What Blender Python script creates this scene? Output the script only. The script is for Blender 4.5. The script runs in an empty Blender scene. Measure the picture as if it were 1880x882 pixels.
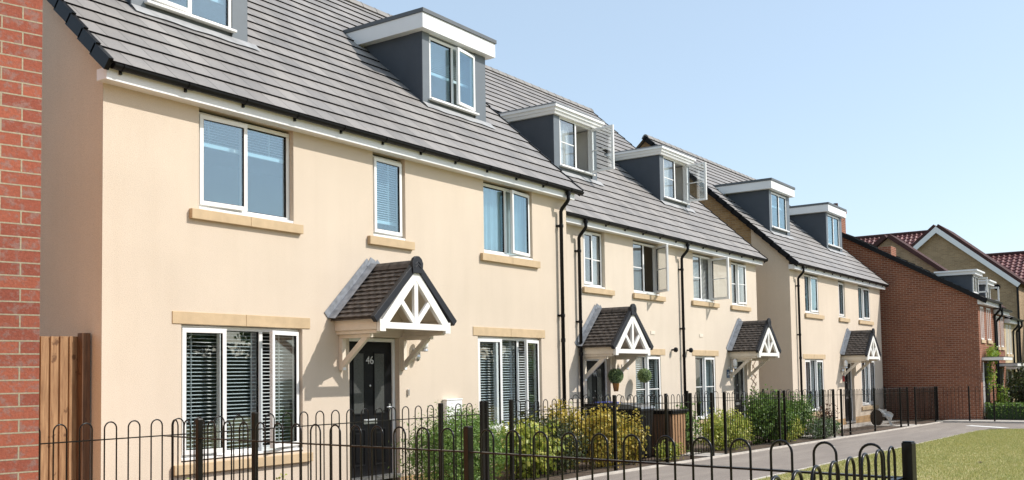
import bpy, math, random
import numpy as np
from mathutils import Vector, Matrix

S = bpy.context.scene
COL = S.collection
rad = math.radians
random.seed(7)
RNG = np.random.default_rng(11)

# ------------------------------------------------------------------ camera
F_PX, CX, CY, W_PX, H_PX = 1835.0, 940.0, 592.0, 1880.0, 882.0
def _n(v):
    v = np.array(v, float); return v / np.linalg.norm(v)
dX = _n((2220 - CX, 670 - CY, F_PX))
upv = _n((390 - CX, -33700 - CY, F_PX)); upv = _n(upv - dX * upv.dot(dX))
dY = np.cross(upv, dX)
if dY[2] < 0: dY = -dY
R = np.stack([dX, dY, upv], 1)
CAM = (0.0, -10.206, 1.48)
cam_data = bpy.data.cameras.new('camera'); cam = bpy.data.objects.new('camera', cam_data); COL.objects.link(cam)
mw = Matrix.Identity(4)
for i in range(3):
    mw[i][0] = R[0, i]; mw[i][1] = -R[1, i]; mw[i][2] = -R[2, i]; mw[i][3] = CAM[i]
cam.matrix_world = mw
cam_data.sensor_width = 36.0; cam_data.lens = 36.0 * F_PX / W_PX
cam_data.shift_y = (CY - H_PX / 2) / W_PX
cam_data.clip_start = 0.1; cam_data.clip_end = 2000
S.camera = cam

# ------------------------------------------------------------------ light
SUN = Vector((0.417, -0.614, 0.67)).normalized()
w = bpy.data.worlds.new("World"); S.world = w; w.use_nodes = True
nt = w.node_tree; nt.nodes.clear()
sky = nt.nodes.new('ShaderNodeTexSky'); sky.sky_type = 'NISHITA'; sky.sun_disc = False
sky.sun_elevation = math.asin(SUN.z); sky.sun_rotation = math.atan2(SUN.x, SUN.y)
sky.altitude = 50; sky.air_density = 1.0; sky.dust_density = 1.3; sky.ozone_density = 1.2
bg = nt.nodes.new('ShaderNodeBackground'); bg.inputs['Strength'].default_value = 0.15
wo = nt.nodes.new('ShaderNodeOutputWorld')
smx = nt.nodes.new('ShaderNodeMix'); smx.data_type = 'RGBA'; smx.inputs[0].default_value = .5
smx.inputs[7].default_value = (2.6, 3.15, 3.5, 1)   # thin high haze evening the sky out
nt.links.new(sky.outputs[0], smx.inputs[6]); nt.links.new(smx.outputs[2], bg.inputs[0]); nt.links.new(bg.outputs[0], wo.inputs[0])
sl = bpy.data.lights.new('sun', 'SUN'); sl.energy = 2.9; sl.angle = rad(0.5); sl.color = (1.0, 0.955, 0.89)
so = bpy.data.objects.new('sun', sl); COL.objects.link(so)
so.rotation_euler = SUN.to_track_quat('Z', 'Y').to_euler(); so.location = (20, -30, 40)
S.view_settings.view_transform = 'Standard'; S.view_settings.look = 'None'
S.view_settings.exposure = 0.70; S.view_settings.gamma = 1.0

# ------------------------------------------------------------------ materials
MATS = {}
def newmat(name):
    m = bpy.data.materials.new(name); m.use_nodes = True
    nt = m.node_tree; b = nt.nodes['Principled BSDF']; MATS[name] = m
    return m, nt, b
def N(nt, t, **kw):
    n = nt.nodes.new(t)
    for k, v in kw.items():
        if k in n.inputs: n.inputs[k].default_value = v
        else: setattr(n, k, v)
    return n
def coords(nt, kind='Object'):
    return nt.nodes.new('ShaderNodeTexCoord').outputs[kind]
def mixc(nt, fac, a, b, mode='MIX'):
    m = nt.nodes.new('ShaderNodeMix'); m.data_type = 'RGBA'; m.blend_type = mode
    for i, v in ((0, fac), (6, a), (7, b)):
        if hasattr(v, 'links') or hasattr(v, 'is_linked'): nt.links.new(v, m.inputs[i])
        else: m.inputs[i].default_value = (v if i == 0 else (*v, 1) if len(v) == 3 else v)
    return m.outputs[2]
def ramp(nt, src, stops):
    r = nt.nodes.new('ShaderNodeValToRGB'); e = r.color_ramp.elements
    while len(e) > 1: e.remove(e[0])
    e[0].position = stops[0][0]; c = stops[0][1]; e[0].color = (*c, 1) if len(c) == 3 else c
    for p, c in stops[1:]:
        x = e.new(p); x.color = (*c, 1) if len(c) == 3 else c
    nt.links.new(src, r.inputs[0]); return r.outputs[0]
def noise(nt, vec, scale, detail=4, rough=.55):
    n = N(nt, 'ShaderNodeTexNoise'); n.inputs['Scale'].default_value = scale
    n.inputs['Detail'].default_value = detail; n.inputs['Roughness'].default_value = rough
    nt.links.new(vec, n.inputs['Vector']); return n.outputs[0]
def bump(nt, b, h, strength=.5, dist=.005):
    bn = N(nt, 'ShaderNodeBump'); bn.inputs['Strength'].default_value = strength; bn.inputs['Distance'].default_value = dist
    nt.links.new(h, bn.inputs['Height']); nt.links.new(bn.outputs[0], b.inputs['Normal'])

def plain(name, col, rough=.5, var=.08, scale=3.0, metal=0.0, bscale=None, bdist=.002, spec=None):
    m, nt, b = newmat(name)
    c = coords(nt)
    n = noise(nt, c, scale, 5)
    dark = tuple(x * (1 - var * 1.6) for x in col); lite = tuple(min(1, x * (1 + var)) for x in col)
    nt.links.new(ramp(nt, n, [(.3, dark), (.7, lite)]), b.inputs['Base Color'])
    b.inputs['Roughness'].default_value = rough; b.inputs['Metallic'].default_value = metal
    if spec is not None: b.inputs['Specular IOR Level'].default_value = spec
    if bscale: bump(nt, b, noise(nt, c, bscale, 3), .5, bdist)
    return m

def render_mat(name, col):
    m, nt, b = newmat(name)
    c = coords(nt)
    base = ramp(nt, noise(nt, c, .55, 6), [(.3, tuple(x * .93 for x in col)), (.7, tuple(min(1, x * 1.04) for x in col))])
    g = noise(nt, c, 110, 2, .6)
    grain = ramp(nt, g, [(.34, (.84, .83, .81)), (.5, (1, 1, 1)), (.66, (1.07, 1.07, 1.07))])
    mp = N(nt, 'ShaderNodeMapping'); mp.inputs['Scale'].default_value = (2.6, 2.6, .22); nt.links.new(c, mp.inputs[0])
    streak = ramp(nt, noise(nt, mp.outputs[0], 1.6, 6, .6), [(.30, (.972, .968, .96)), (.55, (1, 1, 1)), (.75, (1.01, 1.01, 1.01))])
    base = mixc(nt, 1.0, base, streak, 'MULTIPLY')
    out = mixc(nt, 1.0, base, grain, 'MULTIPLY')
    nt.links.new(out, b.inputs['Base Color']); b.inputs['Roughness'].default_value = .95
    b.inputs['Specular IOR Level'].default_value = .1
    bump(nt, b, g, .55, .005)
    return m

def brick_mat(name, c1, c2, mortar, smudge=None, sm_amt=.5, bw=.225, bh=.075, ms=.010, bumpd=.008):
    m, nt, b = newmat(name)
    uv = coords(nt, 'UV')
    br = nt.nodes.new('ShaderNodeTexBrick'); nt.links.new(uv, br.inputs['Vector'])
    br.inputs['Color1'].default_value = (*c1, 1); br.inputs['Color2'].default_value = (*c2, 1)
    br.inputs['Mortar'].default_value = (*mortar, 1); br.inputs['Scale'].default_value = 1
    br.inputs['Mortar Size'].default_value = ms / 2; br.inputs['Mortar Smooth'].default_value = .15
    br.inputs['Brick Width'].default_value = bw; br.inputs['Row Height'].default_value = bh
    br.inputs['Bias'].default_value = -.1
    col = br.outputs['Color']
    c = coords(nt)
    if smudge:
        n = noise(nt, uv, 16, 5, .7)
        f = ramp(nt, n, [(.50, (0, 0, 0)), (.60, (sm_amt,) * 3)])
        mm = nt.nodes.new('ShaderNodeMath'); mm.operation = 'MULTIPLY'
        inv = nt.nodes.new('ShaderNodeMath'); inv.operation = 'SUBTRACT'; inv.inputs[0].default_value = 1
        nt.links.new(br.outputs['Fac'], inv.inputs[1])
        nt.links.new(f, mm.inputs[0]); nt.links.new(inv.outputs[0], mm.inputs[1])
        col = mixc(nt, mm.outputs[0], col, smudge)
    g = noise(nt, uv, 60, 4, .7)
    col = mixc(nt, 1.0, col, ramp(nt, g, [(.3, (.78, .78, .78)), (.7, (1.12, 1.12, 1.12))]), 'MULTIPLY')
    big = noise(nt, uv, .6, 4)
    col = mixc(nt, 1.0, col, ramp(nt, big, [(.3, (.85, .85, .85)), (.7, (1.1, 1.08, 1.06))]), 'MULTIPLY')
    nt.links.new(col, b.inputs['Base Color']); b.inputs['Roughness'].default_value = .9
    b.inputs['Specular IOR Level'].default_value = .2
    hm = nt.nodes.new('ShaderNodeMath'); hm.operation = 'MULTIPLY_ADD'; hm.inputs[1].default_value = -1.0
    nt.links.new(br.outputs['Fac'], hm.inputs[0])
    g2 = nt.nodes.new('ShaderNodeMath'); g2.operation = 'MULTIPLY'; g2.inputs[1].default_value = .35
    nt.links.new(g, g2.inputs[0]); nt.links.new(g2.outputs[0], hm.inputs[2])
    bump(nt, b, hm.outputs[0], .8, bumpd)
    return m

def tile_mat(name, col, bw=.30, bh=.335, rough=.6, joint=.006, jcol=(.02, .02, .02), contrast=.12):
    m, nt, b = newmat(name)
    uv = coords(nt, 'UV')
    br = nt.nodes.new('ShaderNodeTexBrick'); nt.links.new(uv, br.inputs['Vector'])
    a = tuple(x * (1 - contrast) for x in col); d = tuple(x * (1 + contrast) for x in col)
    br.inputs['Color1'].default_value = (*a, 1); br.inputs['Color2'].default_value = (*d, 1)
    br.inputs['Mortar'].default_value = (*jcol, 1); br.inputs['Scale'].default_value = 1
    br.inputs['Mortar Size'].default_value = joint / 2; br.inputs['Mortar Smooth'].default_value = .1
    br.inputs['Brick Width'].default_value = bw; br.inputs['Row Height'].default_value = bh
    n = noise(nt, uv, 1.3, 5); n2 = noise(nt, uv, 40, 3)
    c = mixc(nt, 1.0, br.outputs['Color'], ramp(nt, n, [(.3, (.82, .83, .85)), (.7, (1.14, 1.12, 1.10))]), 'MULTIPLY')
    c = mixc(nt, 1.0, c, ramp(nt, n2, [(.3, (.9, .9, .9)), (.7, (1.08, 1.08, 1.08))]), 'MULTIPLY')
    nt.links.new(c, b.inputs['Base Color']); b.inputs['Roughness'].default_value = rough
    hm = nt.nodes.new('ShaderNodeMath'); hm.operation = 'MULTIPLY'; hm.inputs[1].default_value = -1
    nt.links.new(br.outputs['Fac'], hm.inputs[0]); bump(nt, b, hm.outputs[0], .5, .006)
    return m

def glass_mat(name, f0=.2, tint=(.9, .95, .97), tint2=(.95, .97, 1, 1)):
    m, nt, b = newmat(name); nt.nodes.remove(b)
    out = [n for n in nt.nodes if n.type == 'OUTPUT_MATERIAL'][0]
    ge = nt.nodes.new('ShaderNodeNewGeometry'); vm = nt.nodes.new('ShaderNodeVectorMath'); vm.operation = 'DOT_PRODUCT'
    nt.links.new(ge.outputs['Normal'], vm.inputs[0]); nt.links.new(ge.outputs['Incoming'], vm.inputs[1])
    def mt(op, a, b_=None, c_=None):
        q = nt.nodes.new('ShaderNodeMath'); q.operation = op
        for i, v in enumerate((a, b_, c_)):
            if v is None: continue
            if hasattr(v, 'is_linked'): nt.links.new(v, q.inputs[i])
            else: q.inputs[i].default_value = v
        return q.outputs[0]
    fr = mt('MULTIPLY_ADD', mt('POWER', mt('SUBTRACT', 1.0, mt('ABSOLUTE', vm.outputs['Value'])), 5.0), 1 - f0, f0)
    tr = N(nt, 'ShaderNodeBsdfTransparent'); tr.inputs[0].default_value = (*tint, 1)
    gl = N(nt, 'ShaderNodeBsdfGlossy'); gl.inputs['Roughness'].default_value = .0; gl.inputs['Color'].default_value = tint2
    c = coords(nt); nz = noise(nt, c, 1.1, 1)
    bn = N(nt, 'ShaderNodeBump'); bn.inputs['Strength'].default_value = .3; bn.inputs['Distance'].default_value = .02
    nt.links.new(nz, bn.inputs['Height']); nt.links.new(bn.outputs[0], gl.inputs['Normal'])
    mx = N(nt, 'ShaderNodeMixShader')
    nt.links.new(fr, mx.inputs[0]); nt.links.new(tr.outputs[0], mx.inputs[1]); nt.links.new(gl.outputs[0], mx.inputs[2])
    nt.links.new(mx.outputs[0], out.inputs[0]); return m

def leaf_mat(name, cols, rough=.5, trans=.35):
    m, nt, b = newmat(name)
    g = nt.nodes.new('ShaderNodeNewGeometry')
    k = len(cols); st = [(i / max(1, k - 1), c) for i, c in enumerate(cols)]
    c = ramp(nt, g.outputs['Random Per Island'], st)
    nt.links.new(c, b.inputs['Base Color']); b.inputs['Roughness'].default_value = rough
    out = [n for n in nt.nodes if n.type == 'OUTPUT_MATERIAL'][0]
    t = N(nt, 'ShaderNodeBsdfTranslucent'); nt.links.new(c, t.inputs[0])
    mx = N(nt, 'ShaderNodeMixShader'); mx.inputs[0].default_value = trans
    nt.links.new(b.outputs[0], mx.inputs[1]); nt.links.new(t.outputs[0], mx.inputs[2]); nt.links.new(mx.outputs[0], out.inputs[0])
    return m

def wood_mat(name, c1, c2, scale=1.0):
    m, nt, b = newmat(name)
    c = coords(nt); mp = N(nt, 'ShaderNodeMapping'); mp.inputs['Scale'].default_value = (14 * scale, 14 * scale, 1.2 * scale)
    nt.links.new(c, mp.inputs[0]); n = noise(nt, mp.outputs[0], 2.5, 6, .6)
    n2 = noise(nt, c, 7, 3)
    g = nt.nodes.new('ShaderNodeNewGeometry')
    col = ramp(nt, n, [(.3, c1), (.68, c2)])
    kn = ramp(nt, n2, [(.30, (.45, .38, .34)), (.36, (1, 1, 1))])
    col = mixc(nt, 1.0, col, kn, 'MULTIPLY')
    isl = ramp(nt, g.outputs['Random Per Island'], [(0, (.75, .73, .7)), (1, (1.1, 1.1, 1.1))])
    col = mixc(nt, 1.0, col, isl, 'MULTIPLY')
    nt.links.new(col, b.inputs['Base Color']); b.inputs['Roughness'].default_value = .75
    bump(nt, b, n, .4, .004); return m

M_REND = render_mat('cream_render', (.65, .55, .445))
M_REND2 = render_mat('pale_cream_render', (.665, .575, .475))
M_STONE = plain('cast_stone', (.54, .40, .245), .85, .07, 6, bscale=60, bdist=.003)
M_WHITE = plain('white_upvc', (.82, .81, .79), .32, .02, 2)
M_FASCIA = plain('white_fascia', (.80, .80, .80), .4, .03, 1.5)
M_TRIM = plain('white_painted_timber', (.80, .78, .74), .5, .03, 5, bscale=30, bdist=.001)
M_CREAM = plain('cream_and_shaded_timber', (.74, .66, .55), .6, .04, 5)  # on the porch beams it puts the shade on white timber into the colour
M_BLACK = plain('black_plastic', (.006, .006, .007), .4, .15, 6, spec=.22)
M_METAL = plain('black_painted_steel', (.006, .005, .0045), .3, .25, 9, bscale=45, bdist=.001, spec=.3)
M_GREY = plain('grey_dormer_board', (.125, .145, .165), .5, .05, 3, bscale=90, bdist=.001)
M_LEAD = plain('lead_flashing', (.24, .255, .28), .5, .22, 9, bscale=14, bdist=.01)
M_LEADL = plain('pale_flashing', (.34, .34, .34), .6, .14, 5, bscale=14, bdist=.01)
M_PV = plain('dark_verge_plastic', (.017, .018, .023), .45, .08, 4, spec=.3)
M_CHEEK = plain('shaded_dormer_cheek', (.050, .060, .075), .55, .06, 3)  # dormer grey darkened, the cheek's shade put into the colour
M_CAP = plain('grey_roof_felt', (.10, .11, .12), .5, .08, 4)
M_TILE = tile_mat('grey_roof_tiles', (.250, .232, .217), joint=.010, jcol=(.06, .055, .05), contrast=.15)
M_RIDGE = plain('grey_ridge_tile', (.23, .215, .20), .65, .15, 4)
M_PTILE = plain('brown_porch_tile', (.085, .070, .060), .8, .35, 11, bscale=70, bdist=.004)
M_DOOR = plain('black_door', (.008, .008, .009), .38, .1, 8, bscale=40, bdist=.0015, spec=.14)
M_OBSC = plain('obscure_glass', (.075, .078, .075), .2, .25, 60, bscale=70, bdist=.002)
M_SILVER = plain('satin_chrome', (.62, .62, .62), .3, .04, 5, metal=.85)
M_NUM = plain('pale_number', (.60, .60, .60), .4, .02)
M_GLASS = glass_mat('window_glass', .16, (.80, .92, .97), (.80, .93, 1, 1))
M_GLASSG = glass_mat('ground_window_glass', .10)
M_GLASSC = glass_mat('clear_window_glass', .15, (.95, .97, .97))
M_BLIND = plain('white_blind', (.78, .77, .74), .5, .02)
M_CURT = plain('pale_curtain', (.62, .62, .60), .8, .05, 6)
M_ROOM = plain('room_plaster', (.66, .64, .61), .9, .05)
M_ROOMD = plain('dim_room_plaster', (.20, .19, .18), .9, .05)  # darker copy of the plaster, the room's lack of light put into its colour
M_SEAL_SHADE = plain('black_gasket_tile_shade', (.005, .005, .005), .7, .05, spec=.1)
M_BRK_NEAR = brick_mat('red_facing_brick', (.39, .115, .070), (.28, .080, .055), (.42, .35, .25), (.30, .17, .145), .8, bumpd=.010)
M_BRK_RED = brick_mat('red_stock_brick', (.30, .105, .055), (.20, .064, .036), (.48, .35, .26), (.20, .11, .08), .45, ms=.014)
M_BRK_BUFF = brick_mat('buff_stock_brick', (.40, .27, .14), (.30, .19, .095), (.42, .34, .24), (.24, .17, .11), .4)
M_BRK_FAR = brick_mat('far_buff_brick', (.47, .33, .20), (.34, .235, .14), (.50, .42, .31), (.23, .17, .11), .4)
M_BRK_CREAM = brick_mat('cream_brick', (.62, .50, .31), (.54, .42, .25), (.6, .52, .4))
M_PANT = tile_mat('red_pantile', (.17, .055, .045), bw=.32, bh=.34, joint=.02, contrast=.2, rough=.42)
M_RIDGER = plain('dark_red_ridge', (.070, .034, .030), .8, .1, spec=.15)
M_GABR = plain('brown_verge', (.10, .055, .045), .6, .1)
M_WOOD = wood_mat('stained_fence_timber', (.22, .105, .045), (.46, .27, .135))
M_WOODD = wood_mat('dark_stained_and_shaded_timber', (.085, .042, .022), (.20, .105, .055))
M_BRKPL = brick_mat('plinth_brick', (.50, .33, .17), (.40, .25, .12), (.45, .37, .27))

# ------------------------------------------------------------------ mesh helper
ROOT = {}
class MB:
    def __init__(s): s.v = []; s.f = []; s.uv = {}; s.T = None; s.mi = {}; s.cur = 0
    def add(s, vs, fs, uvs=None):
        o = len(s.v)
        for p in vs:
            p = Vector(p)
            s.v.append(s.T @ p if s.T else p)
        for i, f in enumerate(fs):
            if s.cur: s.mi[len(s.f)] = s.cur
            if uvs: s.uv[len(s.f)] = uvs[i]
            s.f.append([a + o for a in f])
        return s
    def box(s, x0, x1, y0, y1, z0, z1):
        if x0 > x1: x0, x1 = x1, x0
        if y0 > y1: y0, y1 = y1, y0
        if z0 > z1: z0, z1 = z1, z0
        v = [(x0, y0, z0), (x1, y0, z0), (x1, y1, z0), (x0, y1, z0), (x0, y0, z1), (x1, y0, z1), (x1, y1, z1), (x0, y1, z1)]
        return s.add(v, [(0, 3, 2, 1), (4, 5, 6, 7), (0, 1, 5, 4), (1, 2, 6, 5), (2, 3, 7, 6), (3, 0, 4, 7)])
    def beam(s, a, b, wv, hv):
        """box from a to b with half-extent vectors wv, hv"""
        a, b, wv, hv = map(Vector, (a, b, wv, hv))
        v = [a - wv - hv, a + wv - hv, a + wv + hv, a - wv + hv, b - wv - hv, b + wv - hv, b + wv + hv, b - wv + hv]
        return s.add(v, [(0, 1, 2, 3), (7, 6, 5, 4), (0, 4, 5, 1), (1, 5, 6, 2), (2, 6, 7, 3), (3, 7, 4, 0)])
    def quad(s, a, b, c, d): return s.add([a, b, c, d], [(0, 1, 2, 3)])
    def prism(s, poly, d):
        """poly: list of 3d points, extruded by vector d"""
        n = len(poly); d = Vector(d); poly = [Vector(p) for p in poly]
        vs = poly + [p + d for p in poly]
        fs = [tuple(range(n - 1, -1, -1)), tuple(range(n, 2 * n))] + [(i, (i + 1) % n, n + (i + 1) % n, n + i) for i in range(n)]
        return s.add(vs, fs)
    def tube(s, pts, r, n=8, closed=False, caps=True):
        pts = [Vector(p) for p in pts]; m = len(pts); vs = []; up0 = None
        rr = r if hasattr(r, '__len__') else [r] * m
        for i, p in enumerate(pts):
            if i == 0: t = pts[1] - p
            elif i == m - 1: t = p - pts[-2]
            else: t = (pts[i + 1] - p).normalized() + (p - pts[i - 1]).normalized()
            t.normalize()
            if up0 is None:
                up0 = Vector((0, 0, 1)) if abs(t.z) < .9 else Vector((0, 1, 0))
            a = t.cross(up0)
            if a.length < 1e-3: a = t.cross(Vector((1, 0, 0)))
            a.normalize(); b = a.cross(t).normalized(); up0 = b
            for k in range(n):
                an = 2 * math.pi * k / n
                vs.append(p + (a * math.cos(an) + b * math.sin(an)) * rr[i])
        fs = []
        for i in range(m - 1):
            for k in range(n):
                fs.append((i * n + k, i * n + (k + 1) % n, (i + 1) * n + (k + 1) % n, (i + 1) * n + k))
        if caps: fs += [tuple(range(n - 1, -1, -1)), tuple(range((m - 1) * n, m * n))]
        return s.add(vs, fs)
    def lathe(s, prof, c, n=16, axis='z'):
        vs = []; c = Vector(c)
        for r, h in prof:
            for k in range(n):
                a = 2 * math.pi * k / n; p = (r * math.cos(a), r * math.sin(a), h)
                if axis == 'y': p = (p[0], p[2], p[1])
                vs.append(c + Vector(p))
        m = len(prof)
        fs = [(i * n + k, i * n + (k + 1) % n, (i + 1) * n + (k + 1) % n, (i + 1) * n + k) for i in range(m - 1) for k in range(n)]
        fs += [tuple(range(n - 1, -1, -1)), tuple(range((m - 1) * n, m * n))]
        return s.add(vs, fs)
    def build(s, name, mat, parent=None, smooth=False, bevel=0, label=None, loc=None):
        org = Vector(ROOT.get(parent.name, (0, 0, 0))) if parent else Vector(loc or (0, 0, 0))
        me = bpy.data.meshes.new(name)
        me.from_pydata([tuple(v - org) for v in s.v], [], s.f)
        mats = mat if isinstance(mat, (list, tuple)) else [mat]
        for m_ in mats: me.materials.append(m_)
        uvl = me.uv_layers.new(name='UVMap'); V = s.v
        for p in me.polygons:
            if p.index in s.mi: p.material_index = s.mi[p.index]
            if p.index in s.uv:
                for li, q in zip(p.loop_indices, s.uv[p.index]): uvl.data[li].uv = q
            else:
                n = p.normal
                h = Vector((n.x, n.y, 0))
                if h.length < 1e-4: t = Vector((1, 0, 0)); b = Vector((0, 1, 0))
                else:
                    t = Vector((-n.y, n.x, 0)).normalized(); b = n.cross(t)
                    if b.z < 0: b = -b
                for li, vi in zip(p.loop_indices, p.vertices):
                    q = V[vi]; uvl.data[li].uv = (q.dot(t), q.dot(b))
            p.use_smooth = smooth
        o = bpy.data.objects.new(name, me); COL.objects.link(o)
        if parent: o.parent = parent; ROOT[o.name] = org
        else: o.location = org; ROOT[o.name] = org
        if bevel:
            bm = o.modifiers.new('b', 'BEVEL'); bm.width = bevel; bm.segments = 2; bm.limit_method = 'ANGLE'
        if label: o['label'] = label
        return o

def thing(name, label, cat, loc=(0, 0, 0), group=None):
    o = bpy.data.objects.new(name, None); COL.objects.link(o); o.location = loc; o.empty_display_size = .2
    ROOT[o.name] = Vector(loc); o['label'] = label; o['category'] = cat
    if group: o['group'] = group
    return o
def tag(o, label, cat, group=None):
    o['label'] = label; o['category'] = cat
    if group: o['group'] = group
    return o
def struct(o): o['kind'] = 'structure'; return o
def stuff(o, label, cat): o['kind'] = 'stuff'; o['label'] = label; o['category'] = cat; return o

# ------------------------------------------------------------------ terrain
def gz(X): return -.15 - .0115 * min(max(0, X - 14), 26)
XB = [-260, -60, 0, 14, 20, 26, 33, 40, 60, 110, 400]
def sheet(name, polyfn, mat, dz, xs=None, label=None):
    """polyfn(x)->(y0,y1); strips between xs"""
    mb = MB(); xs = sorted(set(xs or XB))
    vs = []; fs = []
    for x in xs:
        y0, y1 = polyfn(x); vs += [(x, y0, gz(x) + dz), (x, y1, gz(x) + dz)]
    for i in range(len(xs) - 1): fs.append((2 * i, 2 * i + 2, 2 * i + 3, 2 * i + 1))
    mb.add(vs, fs); return struct(mb.build(name, mat))

def grass_mat():
    m, nt, b = newmat('lawn_grass'); c = coords(nt)
    a = noise(nt, c, 1.1, 7, .65); f = noise(nt, c, 30, 4, .7)
    col = ramp(nt, a, [(.30, (.24, .28, .08)), (.5, (.42, .39, .16)), (.7, (.54, .46, .24))])
    col = mixc(nt, 1.0, col, ramp(nt, f, [(.3, (.65, .68, .6)), (.65, (1.25, 1.2, 1.2))]), 'MULTIPLY')
    nt.links.new(col, b.inputs['Base Color']); b.inputs['Roughness'].default_value = .95
    bump(nt, b, f, 1.0, .04); return m
def asphalt_mat():
    m, nt, b = newmat('asphalt'); c = coords(nt)
    mp = N(nt, 'ShaderNodeMapping'); mp.inputs['Scale'].default_value = (.35, 2.2, 1); nt.links.new(c, mp.inputs[0])
    a = noise(nt, mp.outputs[0], 1.2, 6, .6); f = noise(nt, c, 120, 3, .8)
    col = ramp(nt, a, [(.3, (.215, .18, .155)), (.55, (.26, .22, .188)), (.75, (.32, .275, .23))])
    col = mixc(nt, 1.0, col, ramp(nt, f, [(.3, (.75, .75, .75)), (.7, (1.2, 1.2, 1.2))]), 'MULTIPLY')
    nt.links.new(col, b.inputs['Base Color']); b.inputs['Roughness'].default_value = .9
    bump(nt, b, f, .6, .006); return m
M_GRASS = grass_mat(); M_ASPH = asphalt_mat()
M_SOIL = plain('garden_soil', (.11, .075, .05), .95, .4, 14, bscale=25, bdist=.03)
M_SLAB = tile_mat('concrete_paving', (.50, .46, .41), bw=.6, bh=.6, rough=.9, joint=.012, jcol=(.25, .22, .19), contrast=.07)
M_KERB = plain('concrete_edging', (.52, .47, .41), .9, .12, 5, bscale=60, bdist=.003)
M_PAINT = plain('road_paint', (.80, .79, .76), .8, .06, 12)
M_GROUND = plain('rough_ground', (.17, .17, .09), .95, .3, .8)

sheet('ground', lambda x: (-300, 400), M_GROUND, 0)
XS = [-10, 0, 6, 14, 18, 20, 23, 26, 29, 33, 35, 38.2]
sheet('garden_soil', lambda x: (-2.12, 12), M_SOIL, .004, [-2, 6, 14, 18, 20, 26, 33, 40.3])
def path_y(x): return (-4.47 - .004 * x, -2.16 - .011 * max(0, min(x, 30) - 15))
sheet('footpath', path_y, M_ASPH, .008, XS)
sheet('road', lambda x: (-40, path_y(x)[0] + .002), M_ASPH, .008, [33.6, 35, 38.2])
gx = [-30, 0, 6, 14, 18, 22, 26, 29, 31, 32, 33, 33.4]
def grass_y(x):
    top = path_y(x)[0] - .07
    if x > 31: top -= ((x - 31) / 2.4) ** 2.2 * 1.6
    return (-30, top)
lawn = sheet('grass', grass_y, M_GRASS, .03, gx)
sheet('pavement', lambda x: (-40, -2.05), M_SLAB, .02, [38.25, 39, 40, 40.6])
# concrete edging strips
def strip_path(name, pts, wd, h, mat):
    mb = MB()
    for (xa, ya), (xb, yb) in zip(pts, pts[1:]):
        d = Vector((xb - xa, yb - ya, 0)).normalized(); nn = Vector((-d.y, d.x, 0)) * wd / 2
        za, zb = gz(xa), gz(xb)
        a = Vector((xa, ya, za)); b = Vector((xb, yb, zb)); u = Vector((0, 0, h))
        v = [a - nn, a + nn, b + nn, b - nn]; v = v + [p + u for p in v]
        mb.add(v, [(4, 7, 6, 5), (0, 4, 5, 1), (3, 2, 6, 7), (0, 3, 7, 4), (1, 5, 6, 2)])
    return struct(mb.build(name, mat))
strip_path('kerb', [(x, path_y(x)[1] + .03) for x in (-2, 6, 14, 18, 22, 26, 30, 34, 38.1)], .055, .045, M_KERB)
strip_path('kerb', [(x, grass_y(x)[1] + .035) for x in (-10, 6, 14, 18, 22, 26, 29, 31, 32, 32.6, 33.1, 33.4)], .055, .04, M_KERB)
strip_path('kerb', [(38.22, y) for y in (-2.1, -4, -8, -20, -40)], .12, .06, M_KERB)
mb = MB(); mb.add([(34.1, -4.85, gz(34) + .013), (34.35, -5.05, gz(34) + .013), (35.7, -3.72, gz(35.6) + .013), (35.45, -3.55, gz(35.6) + .013)], [(0, 1, 2, 3)])
struct(mb.build('road_marking', M_PAINT))
def slab(x0, x1, y0, y1, dz=.02):
    mb = MB(); v = [(x0, y0, gz(x0) + dz), (x1, y0, gz(x1) + dz), (x1, y1, gz(x1) + dz), (x0, y1, gz(x0) + dz)]
    mb.add(v + [(a, b, c - .03) for a, b, c in v], [(0, 1, 2, 3), (0, 4, 5, 1), (1, 5, 6, 2), (2, 6, 7, 3), (3, 7, 4, 0)])
    return struct(mb.build('garden_path', M_SLAB))
slab(3.6, 6.5, -1.9, .55); slab(10.5, 11.6, -2.1, -.02); slab(18.7, 19.6, -2.1, .70); slab(26.5, 27.4, -2.1, .70); slab(34.2, 35.9, -2.1, -.72); slab(31.2, 38.9, -.7, .1)  # first slab, in the alley, is added to bounce light onto the gable

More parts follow.
